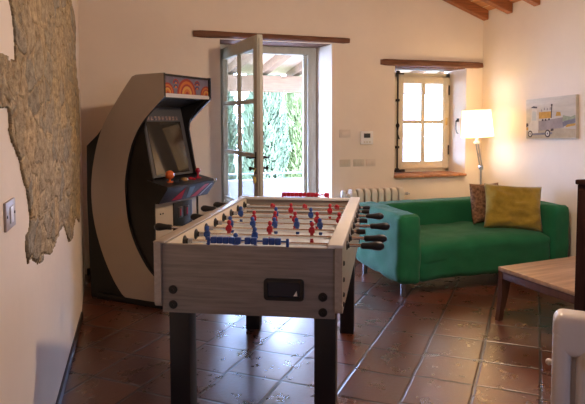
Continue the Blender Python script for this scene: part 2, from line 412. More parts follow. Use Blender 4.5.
def sv(i, j):
    if (i, j) not in vv:
        y = 1.7 + i * st; z = .6 + j * st
        d = noise.fractal(Vector((y * 7, z * 9, 3)), 1, 2, 4)
        jy = noise.noise(Vector((y * 40, z * 40, 1))) * .006; jz = noise.noise(Vector((y * 40, z * 40, 9))) * .006
        vv[(i, j)] = bm.verts.new((wx(y) + .007 + .007 * max(-.8, min(1, d)), y + jy, z + jz))
    return vv[(i, j)]
cells = set((i, j) for i in range(int(3.2 / st)) for j in range(int(2.0 / st)) if inside(1.7 + (i + .5) * st, .6 + (j + .5) * st))
for i, j in cells:
    bm.faces.new((sv(i, j), sv(i + 1, j), sv(i + 1, j + 1), sv(i, j + 1)))
border = [e for e in bm.edges if len(e.link_faces) == 1]
g = bmesh.ops.extrude_edge_only(bm, edges=border)
for v in [x for x in g['geom'] if isinstance(x, bmesh.types.BMVert)]: v.co.x = wx(v.co.y) - .004
obj('exposed_stone', bm, STONE, wall_left, ang=180, label='rough grey ochre stone patch bared of plaster')

# ------------------------------------------------------------------ trims: wooden lintels and the brick sill
def log(x0, x1, z0, z1, y0, y1, taper, seed):
    bm = nb(); nx = 24; rings = []
    for i in range(nx + 1):
        t = i / nx; x = x0 + (x1 - x0) * t
        q = []
        for k in range(12):
            a = 2 * math.pi * k / 12 + math.pi / 12
            ca, sa = math.cos(a), math.sin(a)
            e = .55
            px = math.copysign(abs(ca) ** e, ca); pz = math.copysign(abs(sa) ** e, sa)
            zz = (z0 + z1) / 2 + pz * (z1 - z0) / 2 * (1 - taper * t if pz > 0 else 1)
            yy = (y0 + y1) / 2 + px * (y1 - y0) / 2
            d = noise.noise(Vector((x * 5, k * .7, seed))) * .006
            endr = .8 if i in (0, nx) else 1
            q.append(bm.verts.new((x, (yy - (y0 + y1) / 2) * endr + (y0 + y1) / 2 + d, (zz - (z0 + z1) / 2) * endr + (z0 + z1) / 2 + d)))
        rings.append(q)
    for i in range(nx):
        for k in range(12):
            bm.faces.new((rings[i][k], rings[i][(k + 1) % 12], rings[i + 1][(k + 1) % 12], rings[i + 1][k]))
    bm.faces.new(rings[0][::-1]); bm.faces.new(rings[-1])
    return bm
struct('trim_1', log(.535, 2.10, 2.178, 2.245, 5.462, 5.56, .35, 1), BEAMW, label='dark wooden lintel over the glazed door')
struct('trim_2', log(2.448, 3.668, 1.968, 2.038, 5.462, 5.56, .05, 5), BEAMW, label='dark wooden lintel over the small window')
bm = nb(); add_box(bm, (DX0 - .02, 5.53, DZ - .005), (DX1 + .02, 5.87, DZ + .02), .003); struct('trim_3', bm, BEAMW, label='wooden soffit above the door')
bm = nb(); add_box(bm, (WX0 - .0, 5.53, WZ1 - .008), (WX1 + .0, 5.87, WZ1 + .02), .003); struct('trim_4', bm, BEAMW)
bm = nb()
bx_ = WX0 - .005
for wdt in (.125, .225, .08, .215, .125, .1):
    add_box(bm, (bx_, 5.455, .786), (min(bx_ + wdt - .008, WX1 + .005), 5.86, .812), .004); bx_ += wdt
struct('trim_5', bm, BRICK, label='terracotta brick sill under the small window')

# ------------------------------------------------------------------ glazed door
DFY = 5.86                                     # door frame plane
door = struct('door_1', label='open glazed door with a painted wooden frame')
bm = nb()
add_box(bm, (DX0b - .01, DFY - .06, 0), (DX0b + .075, DFY + .02, DZ - .005), .006)
add_box(bm, (DX1b - .085, DFY - .06, 0), (DX1b + .008, DFY + .02, DZ - .005), .006)
add_box(bm, (DX0b + .07, DFY - .059, DZ - .085), (DX1b - .08, DFY + .019, DZ - .006), .004)
add_box(bm, (DX1b - .125, DFY - .03, 0), (DX1b - .08, DFY + .015, DZ - .085), .004)
obj('frame', bm, DOORP, door)
# leaf, hinged on the left and swung into the room
LW, LH, LT = 1.135, 2.10, .05
hx, hy = .853, 5.83
ldir = Vector((1.0 - hx, 4.72 - hy, 0)).normalized()
leaf = bpy.data.objects.new('door_leaf', None); C.objects.link(leaf); leaf.parent = door
leaf.location = (hx, hy, .012); leaf.rotation_euler = (0, 0, math.atan2(ldir.y, ldir.x))
bm = nb(); s = .105
add_box(bm, (0, -LT / 2, 0), (s, LT / 2, LH), .006); add_box(bm, (LW - s, -LT / 2, 0), (LW, LT / 2, LH), .006)
add_box(bm, (s - .004, -LT / 2, LH - .11), (LW - s + .004, LT / 2, LH), .006); add_box(bm, (s - .004, -LT / 2, 0), (LW - s + .004, LT / 2, .2), .006)
for z in (.61, 1.08, 1.55): add_box(bm, (s - .004, -.018, z - .02), (LW - s + .004, .018, z + .02), .004)
add_box(bm, (LW / 2 - .014, -.018, .19), (LW / 2 + .014, .018, LH - .1), .004)
add_box(bm, (LW - .004, -.012, .03), (LW + .014, .022, LH - .03), .004)          # rebate strip of the closing edge
obj('leaf_frame', bm, DOORP, leaf)
for x0, x1 in ((s, LW / 2 - .018), (LW / 2 + .018, LW - s)):
    for z0, z1 in ((.2, .59), (.63, 1.06), (1.10, 1.53), (1.57, LH - .11)):
        bm = nb(); add_box(bm, (x0 - .004, -.002, z0 - .004), (x1 + .004, .002, z1 + .004)); obj('glass_pane', bm, GLASS, leaf)
for sg in (-1, 1):
    for zz in (.98, 1.07):
        bm = nb()
        y = sg * (LT / 2)
        add_cyl(bm, (LW - .045, y, zz), (LW - .045, y + sg * .045, zz), .009, n=10)
        if zz > 1: add_tube(bm, [(LW - .04, y + sg * .045, zz), (LW - .10, y + sg * .05, zz + .004), (LW - .16, y + sg * .045, zz - .004)], .009)
        else: add_sphere(bm, (LW - .045, y + sg * .05, zz), .02, (1, .7, 1), u=12, v=8)
        add_box(bm, (LW - .06, y - .002 * sg if sg > 0 else y - .004, zz - .05), (LW - .03, y + .004 if sg > 0 else y + .002, zz + .05), .003)
        obj('door_handle', bm, IRON, leaf, label='dark iron handle')
bm = nb(); add_tube(bm, [(LW + .003, -.045, .985), (LW + .003, -.06, .95), (LW + .003, -.055, .91)], .004, 6); add_sphere(bm, (LW + .003, -.055, .885), .02, (.8, .8, 1.6), u=10, v=8)
obj('key_tassel', bm, pmat('yellow_tassel', (.6, .45, .12), .8), leaf, label='small yellow tassel hanging from the handle')
for z in (.25, 1.05, 1.85):
    bm = nb(); add_cyl(bm, (0, .03, z - .05), (0, .03, z + .05), .011, n=10); obj('hinge', bm, IRON, leaf)

# ------------------------------------------------------------------ small window
win = struct('window_1', label='small cream painted casement window with four panes')
FY = 5.83
fx0, fx1, fz0, fz1 = WX0b + .02, WX1b + .004, .815, 1.928
bm = nb()
add_box(bm, (fx0 - .03, FY - .03, fz0), (fx0 + .04, FY + .04, fz1), .004); add_box(bm, (fx1 - .05, FY - .03, fz0), (fx1, FY + .04, fz1), .004)
add_box(bm, (fx0, FY - .03, fz1 - .05), (fx1, FY + .04, fz1), .004); add_box(bm, (fx0, FY - .03, fz0), (fx1, FY + .04, fz0 + .045), .004)
obj('window_frame', bm, WINP, win)
cx0, cx1, cz0, cz1 = fx0 + .03, fx1 - .035, .850, 1.885
bm = nb(); w = .065
yf0, yf1 = FY - .055, FY - .01
add_box(bm, (cx0, yf0, cz0), (cx0 + w, yf1, cz1), .005); add_box(bm, (cx1 - w, yf0, cz0), (cx1, yf1, cz1), .005)
add_box(bm, (cx0 + w - .003, yf0, cz1 - .075), (cx1 - w + .003, yf1, cz1), .005); add_box(bm, (cx0 + w - .003, yf0, cz0), (cx1 - w + .003, yf1, cz0 + .085), .005)
mx_ = (cx0 + cx1) / 2
add_box(bm, (mx_ - .024, yf0 + .002, cz0 + .08), (mx_ + .024, yf1 - .006, cz1 - .07), .004); add_box(bm, (cx0 + w - .003, yf0 + .006, 1.360), (cx1 - w + .003, yf1 - .006, 1.402), .004)
obj('sash', bm, WINP, win)
for x0, x1 in ((cx0 + w, mx_ - .018), (mx_ + .018, cx1 - w)):
    for z0, z1 in ((cz0 + .085, 1.375), (1.411, cz1 - .075)):
        bm = nb(); add_box(bm, (x0 - .004, FY - .034, z0 - .004), (x1 + .004, FY - .03, z1 + .004)); obj('glass_pane', bm, GLASS, win)
bm = nb()
bx = cx0 - .012
add_cyl(bm, (bx, yf0 - .012, .83), (bx, yf0 - .012, 1.925), .009, n=10)
for z in (.85, 1.1, 1.62, 1.93): add_box(bm, (bx - .02, yf0 - .022, z - .014), (bx + .02, yf0 + .008, z + .014), .003)
add_box(bm, (bx - .03, yf0 - .024, .822), (bx + .09, yf0 + .004, .85), .003); add_box(bm, (bx - .02, yf0 - .024, 1.905), (bx + .07, yf0 + .004, 1.92), .003)
add_sphere(bm, (bx - .008, yf0 - .03, 1.34), .022, (1, 1, 1.3), u=10, v=8); add_tube(bm, [(bx, yf0 - .03, 1.33), (bx - .02, yf0 - .05, 1.28), (bx - .008, yf0 - .05, 1.22), (bx + .006, yf0 - .045, 1.19)], .008)
obj('bolt_rod', bm, IRON, win, label='dark iron espagnolette bolt')
for z in (1.06, 1.74):
    bm = nb(); add_cyl(bm, (cx1 + .012, yf0 - .004, z - .055), (cx1 + .012, yf0 - .004, z + .055), .009, n=10); obj('hinge', bm, IRON, win)
bm = nb(); add_box(bm, (cx1 - .03, yf0 - .008, 1.34), (cx1 - .005, yf0 + .002, 1.43), .003); obj('latch', bm, BRASSY, win)
bm = nb()   # iron shutter hook on the right reveal
rx = 3.462
add_box(bm, (rx - .006, 5.62, 1.38), (rx + .004, 5.66, 1.42), .002); add_tube(bm, [(rx - .008, 5.64, 1.40), (rx - .03, 5.63, 1.39), (rx - .035, 5.62, 1.30), (rx - .03, 5.61, 1.26), (rx - .015, 5.6, 1.25)], .006)
obj('shutter_hook', bm, IRON, win, label='black iron hook on the side of the opening')

# ------------------------------------------------------------------ football table
TA = R(24.7)
U = Vector((math.sin(TA), math.cos(TA), 0)); V = Vector((math.cos(TA), -math.sin(TA), 0))
ft = thing('football_table', 'grey oak football table with black legs and red and blue players', 'football table', (.098, 2.495, 0), -TA)
# local axes: x = across (left to right), y = along (near to far)
TL, TWD = 1.45, .745
Y2X = Matrix(((0, 0, 1, 0), (1, 0, 0, 0), (0, 1, 0, 0), (0, 0, 0, 1)))    # (a, b, h) -> x=h, y=a, z=b
def side(x0, th):
    bm = nb()
    poly = arc_poly([(-.012, .598), (TL + .012, .598), (TL + .012, .884), (-.012, .884)], [.03, .03, .012, .012], 5)
    add_prism(bm, poly, Matrix.Translation((x0, 0, 0)) @ Y2X, th)
    return bm
obj('side_board', side(-.03, .03), OAKL, ft); obj('side_board', side(TWD, .031), OAKL, ft)
bm = nb(); add_box(bm, (0, 0, .575), (TWD, .022, .872), .003); obj('end_panel', bm, OAK, ft, label='grey oak end panel facing the room')
bm = nb(); add_box(bm, (0, TL - .022, .575), (TWD, TL, .872), .003); obj('end_panel', bm, OAK, ft)
bm = nb(); add_box(bm, (0, .022, .58), (TWD, TL - .022, .60)); obj('bottom_panel', bm, BLACKM, ft)
bm = nb(); add_box(bm, (.0, .022, .74), (TWD, TL - .022, .762)); 
obj('playfield', bm, FIELD, ft, label='pale glossy playing field')
bm = nb()
for x0, x1 in ((.0, .016), (TWD - .016, TWD)): add_box(bm, (x0, .022, .762), (x1, TL - .022, .872), .002)
obj('inner_lining', bm, INNERW, ft)
bm = nb()
add_box(bm, (TWD - .03, -.012, .874), (TWD + .033, TL + .012, .890), .004)
add_box(bm, (.018, TL - .03, .868), (TWD - .03, TL + .004, .884), .003)
obj('rim', bm, RIMW, ft)
bm = nb(); add_box(bm, (-.032, -.013, .876), (.018, TL + .012, .886), .003); obj('rim', bm, OAKL, ft)
for y0 in (.012, TL - .1):
    for x0 in (.024, .656):
        bm = nb(); add_box(bm, (x0, y0, 0), (x0 + .091, y0 + .09, .60), .004); obj('leg', bm, BLACKW, ft)
# goal and ball return
bm = nb()
ring = arc_poly([(.447, .648), (.616, .648), (.616, .74), (.447, .74)], .018, 4)
ring2 = arc_poly([(.462, .662), (.601, .662), (.601, .726), (.462, .726)], .012, 4)
def ringmesh(bm, o, i, y0, y1):
    n = len(o); q = [[bm.verts.new((p[0], y, p[1])) for p in l] for y in (y0, y1) for l in (o, i)]
    for k in range(n):
        m = (k + 1) % n
        bm.faces.new((q[0][k], q[0][m], q[1][m], q[1][k])); bm.faces.new((q[2][k], q[2][m], q[3][m], q[3][k]))
        bm.faces.new((q[0][k], q[0][m], q[2][m], q[2][k])); bm.faces.new((q[1][k], q[1][m], q[3][m], q[3][k]))
ringmesh(bm, ring, ring2, -.010, .004)
rt = obj('ball_return', bm, BLACKP, ft, label='black ball return hatch')
bm = nb(); add_prism(bm, ring2, Matrix(((1, 0, 0, 0), (0, 0, 1, -.0025), (0, 1, 0, 0), (0, 0, 0, 1))), .002); obj('return_tray', bm, DARKGLASS, rt)
bm = nb(); add_prism(bm, [(.572, .668), (.588, .668), (.585, .69)], Matrix(((1, 0, 0, 0), (0, 0, 1, -.004), (0, 1, 0, 0), (0, 0, 0, 1))), .0015); obj('tray_mark', bm, WHITEP, rt)
# corner bolts
for x, z in ((.049, .676), (.049, .611), (.695, .668), (.695, .603)):
    for yy, sg in ((0, -1), (TL, 1)):
        bm = nb(); add_lathe(bm, [(-.002, .019), (.004, .019), (.008, .015), (.0085, .006), (.006, .004)], (x, yy, z), (0, sg, 0), 18); obj('bolt', bm, BLACKP, ft)
for y, z in ((.05, .666), (.05, .80), (.05, .73), (.05, .625), (TL - .05, .66), (TL - .05, .61)):
    for xx, sg in ((TWD + .031, 1), (-.03, -1)):
        bm = nb(); add_lathe(bm, [(-.002, .011), (.003, .011), (.006, .008), (.0065, .003)], (xx, y, z), (sg, 0, 0), 12); obj('bolt', bm, BLACKP, ft)
# rods with handles and players
ROWS = {0: ('b', (.263,), (.84, .945)), 1: ('b', (.075, .316), (.848, .957)), 2: ('r', (.14, .357, .576), (-.169, -.266)),
        3: ('b', (.106, .23, .352, .473, .599), (.867, .973)), 4: ('r', (.197, .32, .436, .563, .688), (-.080, -.180)),
        5: ('b', (.079, .295, .507), (.834, .939)), 6: ('r', (.359, .605), (-.125, -.225)), 7: ('r', (.212, .425, .635), (-.093, -.193))}
def player_mesh(mat):
    bm = nb()
    def tb(z0, z1, w0, w1, d0, d1):
        t = bmesh.new(); bmesh.ops.create_cube(t, size=1)
        for v in t.verts:
            top = v.co.z > 0; v.co = Vector((v.co.x * (w1 if top else w0), v.co.y * (d1 if top else d0), z1 if top else z0))
        bmesh.ops.bevel(t, geom=t.edges[:], offset=.003, segments=2, affect='EDGES'); join(bm, t)
    tb(-.070, -.052, .022, .020, .026, .016)      # feet
    tb(-.054, -.018, .017, .022, .012, .016)      # legs
    tb(-.020, .008, .023, .032, .016, .02)        # torso
    tb(.006, .022, .033, .022, .02, .015)         # shoulders
    add_cyl(bm, (-.017, 0, 0), (.017, 0, 0), .0125, n=14)
    add_cyl(bm, (0, 0, .02), (0, 0, .028), .006, n=10)
    add_sphere(bm, (0, 0, .036), .0125, (1, 1, 1.15), u=12, v=8)
    o = obj('player', bm, mat); me = o.data; bpy.data.objects.remove(o); return me
PM = {'r': player_mesh(REDP), 'b': player_mesh(BLUEP)}
tint = {'r': 'red', 'b': 'blue'}
RZ = .836
for i, (team, xs, hnd) in ROWS.items():
    y = .235 + .16 * i
    right = hnd[0] > .4
    bm = nb()
    xa, xb = (-.07, hnd[0] + .01) if right else (hnd[0] - .01, TWD + .07)
    add_cyl(bm, (xa, y, RZ), (xb, y, RZ), .0078, n=12)
    rod = obj('rod', bm, CHROME, ft)
    bm = nb(); sg = 1 if right else -1; hl = abs(hnd[1] - hnd[0])
    prof = [(0, .010), (.006, .0145), (.03, .0145), (.05, .017), (.072, .021), (.088, .0205), (.1, .013), (.105, .006)]
    add_lathe(bm, [(a * hl / .105, r) for a, r in prof], (hnd[0], y, RZ), (sg, 0, 0), 16); obj('handle', bm, BLACKP, rod, label='black grip handle')
    bm = nb(); e = xa if right else xb
    add_lathe(bm, [(-.012, .011), (.0, .0135), (.03, .0135), (.034, .009)], (e, y, RZ), (-sg, 0, 0), 14); obj('end_cap', bm, BLACKP, rod)
    for xw, d in ((.016, 1), (TWD - .016, -1)):
        bm = nb(); add_lathe(bm, [(-.002, .026), (.003, .026), (.006, .021), (.012, .013), (.02, .012)], (xw, y, RZ), (d, 0, 0), 18); obj('bearing', bm, BLACKP, rod)
    for xw, d in ((-.03, -1), (TWD + .031, 1)):
        bm = nb(); add_lathe(bm, [(-.002, .021), (.004, .021), (.008, .014), (.014, .012)], (xw, y, RZ), (d, 0, 0), 16); obj('bearing', bm, BLACKP, rod)
    ends = [.05, TWD - .05]
    for xe, d in ((.036, 1), (TWD - .036, -1)):
        bm = nb(); add_lathe(bm, [(0, .012), (.004, .013), (.008, .011), (.012, .013), (.016, .011), (.02, .012)], (xe, y, RZ), (d, 0, 0), 12); obj('spring', bm, STEEL, rod)
    tilt = {0: .1, 1: .15, 2: -.1, 3: .5, 4: -.2, 5: .12, 6: -.1, 7: 1.2}[i]
    for x in xs:
        p = bpy.data.objects.new('player', PM[team]); C.objects.link(p); p.parent = rod; p.location = (x, y, RZ); p.rotation_euler = (tilt, 0, 0); p.scale = (.9, .9, .9)
        p['label'] = '%s player figure' % tint[team]
# score counters on both ends
def counter(y, z, x0, x1, mat, pos, col):
    bm = nb(); add_cyl(bm, (x0, y, z), (x1, y, z), .004, n=8)
    for x in (x0, x1): add_box(bm, (x - .006, y - .008, z - .022), (x + .006, y + .008, z + .013), .003)
    c = obj('score_counter', bm, mat, ft, label='%s score counter with sliding beads' % col)
    for x in pos:
        bm = nb(); add_box(bm, (x - .0125, y - .011, z - .014), (x + .0125, y + .011, z + .014), .004); obj('bead', bm, mat, c)
counter(.012, .893, .205, .545, BLUEP, [.228, .2545, .281, .3075, .334, .375, .402, .452, .4785, .505], 'blue')
counter(TL - .012, .903, .262, .57, REDP, [.278 + .0262 * k for k in range(8)] + [.487, .556], 'red')

# ------------------------------------------------------------------ arcade cabinet in the corner
AD = Vector((.753, -.658, 0)).normalized(); AW = Vector((-AD.y, AD.x, 0))
arc = thing('arcade_cabinet', 'black arcade cabinet with pale crescent side panel, standing across the left corner', 'arcade cabinet', (-.37, 4.77, 0), math.atan2(AD.y, AD.x))
W_ = .60
# local axes: x = forward (s), y = left to right (t), z up
S2 = Matrix(((1, 0, 0, 0), (0, 0, 1, 0), (0, 1, 0, 0), (0, 0, 0, 1)))    # (s, z, h) -> x=s, y=h, z=z
outer = [(.76, 1.742), (.481, 1.735)] + catmull([(.481, 1.735), (.341, 1.574), (.17, 1.34), (.082, 1.1), (.046, .86), (.067, .614), (.142, .376), (.250, .17), (.351, .045)], 5)[1:] + [(.70, .045)]
inner = [(.70, .18)] + catmull([(.643, .238), (.575, .303), (.473, .456), (.406, .638), (.383, .873), (.397, 1.018), (.449, 1.203), (.542, 1.364), (.658, 1.478), (.762, 1.567)], 5)
cpoly = outer + inner
def bridge(bm, t0, t1, mi_face, mi_edge):
    """crescent board: outer and inner curves as a strip"""
    n = 60
    def resample(pl):
        d = [0]
        for i in range(1, len(pl)): d.append(d[-1] + (Vector(pl[i]) - Vector(pl[i - 1])).length)
        out = []
        for k in range(n + 1):
            q = d[-1] * k / n; i = max(j for j in range(len(d)) if d[j] <= q + 1e-9); i = min(i, len(pl) - 2)
            f = (q - d[i]) / max(1e-9, d[i + 1] - d[i]); out.append(Vector(pl[i]).lerp(Vector(pl[i + 1]), f))
        return out
    o = resample(outer); i_ = resample(inner[::-1])
    A = [[bm.verts.new((p.x, t, p.y)) for p in l] for t in (t0, t1) for l in (o, i_)]
    for k in range(n):
        for a, b, m in ((0, 1, mi_face), (2, 3, mi_edge), (0, 2, mi_edge), (1, 3, mi_edge)):
            f = bm.faces.new((A[a][k], A[a][k + 1], A[b][k + 1], A[b][k])); f.material_index = m
    for k in (0, n):
        f = bm.faces.new((A[0][k], A[1][k], A[3][k], A[2][k])); f.material_index = mi_edge
bm = nb(); bridge(bm, 0, .02, 0, 1); obj('side_panel', bm, [CREAM, BLACKM], arc, label='pale crescent shaped side panel')
bm = nb(); bridge(bm, W_, W_ - .02, 0, 1); obj('side_panel', bm, [CREAM, BLACKM], arc)
body = [(0, 0), (.70, 0), (.70, .045), (.638, .06), (.638, .80), (.642, .905), (.625, .979), (.60, 1.104), (.560, 1.327), (.572, 1.401), (.64, 1.50), (.74, 1.58), (.74, 1.72), (.49, 1.715), (.36, 1.56), (.16, 1.33), (-.01, 1.2), (-.02, .77)]
def sheet(t0):
    bm = nb(); add_prism(bm, body, Matrix.Translation((0, t0, 0)) @ S2, .014); return bm
obj('body_side', sheet(.021), BLACKM, arc); obj('body_side', sheet(W_ - .035), BLACKM, arc)
bm = nb()   # shell between the body sides: back, top, floor, lower front box
def slab(pts):
    add_prism(bm, pts, Matrix.Translation((0, .034, 0)) @ S2, W_ - .068)
slab([(-.0, .0), (.015, .0), (.015, 1.2), (-.0, 1.2)]); slab([(0, 1.19), (.012, 1.18), (.36, 1.55), (.35, 1.565)]); slab([(.35, 1.555), (.362, 1.548), (.495, 1.70), (.49, 1.715)])
slab([(.49, 1.703), (.74, 1.708), (.74, 1.72), (.49, 1.715)]); slab([(0, 0), (.62, 0), (.62, .08), (0, .08)])
slab([(.44, 1.5), (.46, 1.5), (.74, 1.575), (.74, 1.59)])
obj('cabinet_body', bm, BLACKM, arc)
bm = nb(); add_box(bm, (.60, .035, .06), (.63, W_ - .035, .80), .004); obj('front_panel', bm, pmat('cream_front', (.52, .44, .34), .5, vary=.05), arc, label='cream lower front panel')
bm = nb(); add_box(bm, (.08, -.004, 0), (.72, W_ + .004, .045), .004); obj('plinth', bm, BLACKM, arc)
# coin door
bm = nb(); add_box(bm, (.628, .25, .42), (.640, .49, .755), .008); cd = obj('coin_door', bm, BLACKP, arc)
for t in (.30, .385):
    bm = nb(); add_box(bm, (.636, t, .63), (.646, t + .06, .715), .005); obj('coin_slot', bm, pmat('coin_slot_plastic', (.05, .04, .04), .3), cd)
    bm = nb(); add_box(bm, (.643, t + .022, .645), (.6475, t + .036, .70), .002); obj('reject_button', bm, REDP, cd)
bm = nb(); add_box(bm, (.636, .31, .47), (.645, .43, .56), .005); obj('coin_return', bm, BLACKM, cd)
for t in (.10, .13): 
    bm = nb(); add_lathe(bm, [(-.002, .006), (.004, .006), (.006, .003)], (.63, t, .69), (1, 0, 0), 10); obj('screw', bm, BLACKP, arc)
# monitor
sl = (Vector((.475, 0, 1.545)) - Vector((.605, 0, .965)))
def scr(t, k, off=0):
    p = Vector((.605, t, .965)) + sl * k; nrm = Vector((sl.z, 0, -sl.x)).normalized(); return p + nrm * off
def scr_slab(bm, t0, t1, k0, k1, o0, o1):
    vs = [bm.verts.new(scr(t, k, o)) for o in (o0, o1) for t, k in ((t0, k0), (t1, k0), (t1, k1), (t0, k1))]
    for q in ((0, 1, 2, 3), (4, 5, 6, 7), (0, 1, 5, 4), (1, 2, 6, 5), (2, 3, 7, 6), (3, 0, 4, 7)): bm.faces.new([vs[a] for a in q])
bm = nb(); scr_slab(bm, .036, W_ - .036, 0, 1, -.02, -.004); mon = obj('monitor_bezel', bm, SCRBEZ, arc)
bm = nb(); scr_slab(bm, .10, W_ - .085, .03, .73, -.003, .001); obj('screen', bm, SCREENG, mon, label='dark reflective screen')
bm = nb()
for a in range(9):
    scr_slab(bm, .12 + a * .043,   .145 + a * .043, .75, .80, -.003, .001)
obj('title_strip', bm, pmat('strip_print', (.5, .3, .2), .4, vary=.6, vscale=60, col2=(.08, .09, .14)), mon)
# speaker panel under the marquee
bm = nb(); add_prism(bm, [(.47, 1.535), (.75, 1.568), (.75, 1.576), (.47, 1.543)], Matrix.Translation((0, .034, 0)) @ S2, W_ - .068); sp_ = obj('speaker_panel', bm, BLACKM, arc)
for t in (.16, .44):
    bm = nb(); add_lathe(bm, [(-.002, .06), (.004, .06), (.006, .05), (.003, .045)], (.62, t, 1.553), (.117, 0, -.993), 24); obj('speaker_grille', bm, pmat('grille_black', (.03, .03, .033), .5, bump=.6, bscale=300), sp_)
# marquee
bm = nb(); add_box(bm, (.735, .022, 1.578), (.748, W_ - .022, 1.728), .003); mq = obj('marquee', bm, pmat('marquee_violet', (.16, .14, .20), .3, vary=.3, vscale=25), arc, label='orange and violet printed marquee')
bm = nb()
mcols = [pmat('print_red', (.26, .02, .015), .35), pmat('print_orange', (.45, .12, .02), .35), pmat('print_yellow', (.5, .26, .05), .35), pmat('print_navy', (.03, .035, .12), .35)]
def fan(t, z, r, mi, x, h=.0012, full=math.pi):
    z = max(z, 1.582)
    pl = []
    for k in range(15):
        a = math.pi * k / 14
        pl.append((min(max(t + r * math.cos(a), .026), W_ - .026), min(z + r * math.sin(a), 1.724)))
    ded = []
    for p in pl:
        if not ded or (Vector(p) - Vector(ded[-1])).length > 1e-5: ded.append(p)
    if (Vector(ded[0]) - Vector(ded[-1])).length < 1e-5: ded.pop()
    add_prism(bm, ded, Matrix(((0, 0, 1, x), (1, 0, 0, 0), (0, 1, 0, 0), (0, 0, 0, 1))), h, mi)
for t, z, r in ((.29, 1.598, .118), (.055, 1.598, .078), (.545, 1.598, .075)):
    for k, (q, m) in enumerate(((1, 0), (.84, 1), (.66, 0), (.52, 2), (.34, 1), (.17, 0))): fan(t, z, r * q, m, .7482 + k * .0006)
for t in (.155, .425):
    for k, (q, m) in enumerate(((1, 0), (.7, 3), (.4, 1))): fan(t, 1.672, .036 * q, m, .7482 + k * .0006)
    for k, (q, m) in enumerate(((1, 3), (.6, 1))): fan(t, 1.64, .026 * q, m, .7482 + k * .0006)
obj('marquee_print', bm, mcols, mq)
bm = nb(); add_prism(bm, [(.735, 1.568), (.757, 1.568), (.757, 1.585), (.749, 1.597), (.735, 1.597)], Matrix.Translation((0, .022, 0)) @ S2, W_ - .044); obj('marquee_strip', bm, pmat('silver_plastic', (.55, .54, .55), .35), mq, label='silver strip below the marquee')
bm = nb(); add_prism(bm, [(.735, 1.722), (.756, 1.722), (.756, 1.738), (.735, 1.738)], Matrix.Translation((0, .022, 0)) @ S2, W_ - .044); obj('marquee_strip', bm, BLACKM, mq)
# control panel
bm = nb(); cpp = [(.60, .955), (.785, .915), (.79, .905), (.785, .893), (.705, .785), (.60, .785)]
add_prism(bm, cpp, Matrix.Translation((0, -.012, 0)) @ S2, W_ + .024); cp = obj('control_panel', bm, BLACKP, arc)
fd = Vector((.785 - .705, 0, .893 - .785)); fn = Vector((fd.z, 0, -fd.x)).normalized()
def fpt(t, k, o): return Vector((.705, t, .785)) + fd * k + fn * o
def fshape(pts, mat, nm):
    bm = nb(); a = [bm.verts.new(fpt(t, k, -.001)) for t, k in pts]; b = [bm.verts.new(fpt(t, k, .0015)) for t, k in pts]; n = len(pts)
    bm.faces.new(a[::-1]); bm.faces.new(b)
    for k in range(n): bm.faces.new((a[k], a[(k + 1) % n], b[(k + 1) % n], b[k]))
    obj(nm, bm, mat, cp)
DKRED = pmat('print_crimson', (.50, .02, .045), .35); TEAL = pmat('print_slate', (.10, .17, .21), .35)
fshape([(.13, .08), (.25, .08), (.22, .92)], DKRED, 'panel_print'); fshape([(.27, .92), (.34, .92), (.36, .10), (.31, .10)], TEAL, 'panel_print')
fshape([(.365, .08), (.44, .08), (.53, .94), (.47, .94)], DKRED, 'panel_print'); fshape([(.48, .1), (.50, .1), (.575, .94), (.555, .94)], pmat('print_silver', (.5, .52, .55), .25), 'panel_print')
def top_at(s): return .955 - (s - .60) / .185 * .04
def stick(s, t, m, r, h):
    z = top_at(s)
    bm = nb(); add_lathe(bm, [(-.002, .026), (.004, .026), (.008, .018)], (s, t, z), (0, 0, 1), 18); add_cyl(bm, (s, t, z), (s, t, z + h), .009, n=10)
    j = obj('joystick', bm, m, cp); bm = nb(); add_sphere(bm, (s, t, z + h), r, u=18, v=12); obj('ball_top', bm, m, j)
stick(.70, .13, ORANGEP, .034, .055); stick(.70, .49, REDP, .021, .06)
bm = nb(); add_sphere(bm, (.70, .31, top_at(.70)), .03, (1, 1, .7), u=18, v=12); obj('track_ball', bm, pmat('amber_ball', (.32, .18, .06), .15), cp)
for s_, t in ((.70, .20), (.69, .235), (.71, .25), (.70, .385), (.69, .41), (.72, .405)):
    bm = nb(); add_lathe(bm, [(-.002, .016), (.005, .016), (.006, .012), (.010, .011), (.011, .004)], (s_, t, top_at(s_)), (.2, 0, 1), 16); obj('push_button', bm, REDP if t > .3 else BLACKP, cp)
bm = nb(); add_box(bm, (.775, W_ - .02, .890), (.797, W_ + .016, .920), .006); obj('corner_cap', bm, CHROME, cp, label='chrome corner cap')

# ------------------------------------------------------------------ sofa
sofa = thing('sofa', 'two-seat green fabric sofa with thick arms by the back wall', 'sofa', (1.945, 3.975, 0), R(2.2))
SW, SD, SH, AWD, BT = 1.685, .88, .655, .205, .22
def soft(lo, hi, bev, sub, amp, seed, sag=None, fre=5.):
    """padded box with gentle folds"""
    bm = nb(); add_box(bm, lo, hi, 0)
    bmesh.ops.subdivide_edges(bm, edges=bm.edges[:], cuts=sub, use_grid_fill=True)
    lo = Vector(lo); hi = Vector(hi); c = (lo + hi) / 2; h = (hi - lo) / 2
    for v in bm.verts:
        p = v.co - c
        q = Vector([math.copysign(max(abs(p[i]) - (h[i] - bev), 0), p[i]) for i in range(3)])
        core = Vector([max(min(p[i], h[i] - bev), -(h[i] - bev)) for i in range(3)])
        if q.length > 1e-6:
            mxq = max(abs(x) for x in q)
            q = q.normalized() * mxq
        nrm = q.normalized() if q.length > 1e-6 else Vector((0, 0, 1))
        d = noise.fractal(Vector((v.co.x * fre + seed, v.co.y * fre, v.co.z * fre * 1.3)), 1, 2, 3) * amp
        v.co = c + core + q + nrm * d
        if sag: v.co = sag(v.co)
    return bm
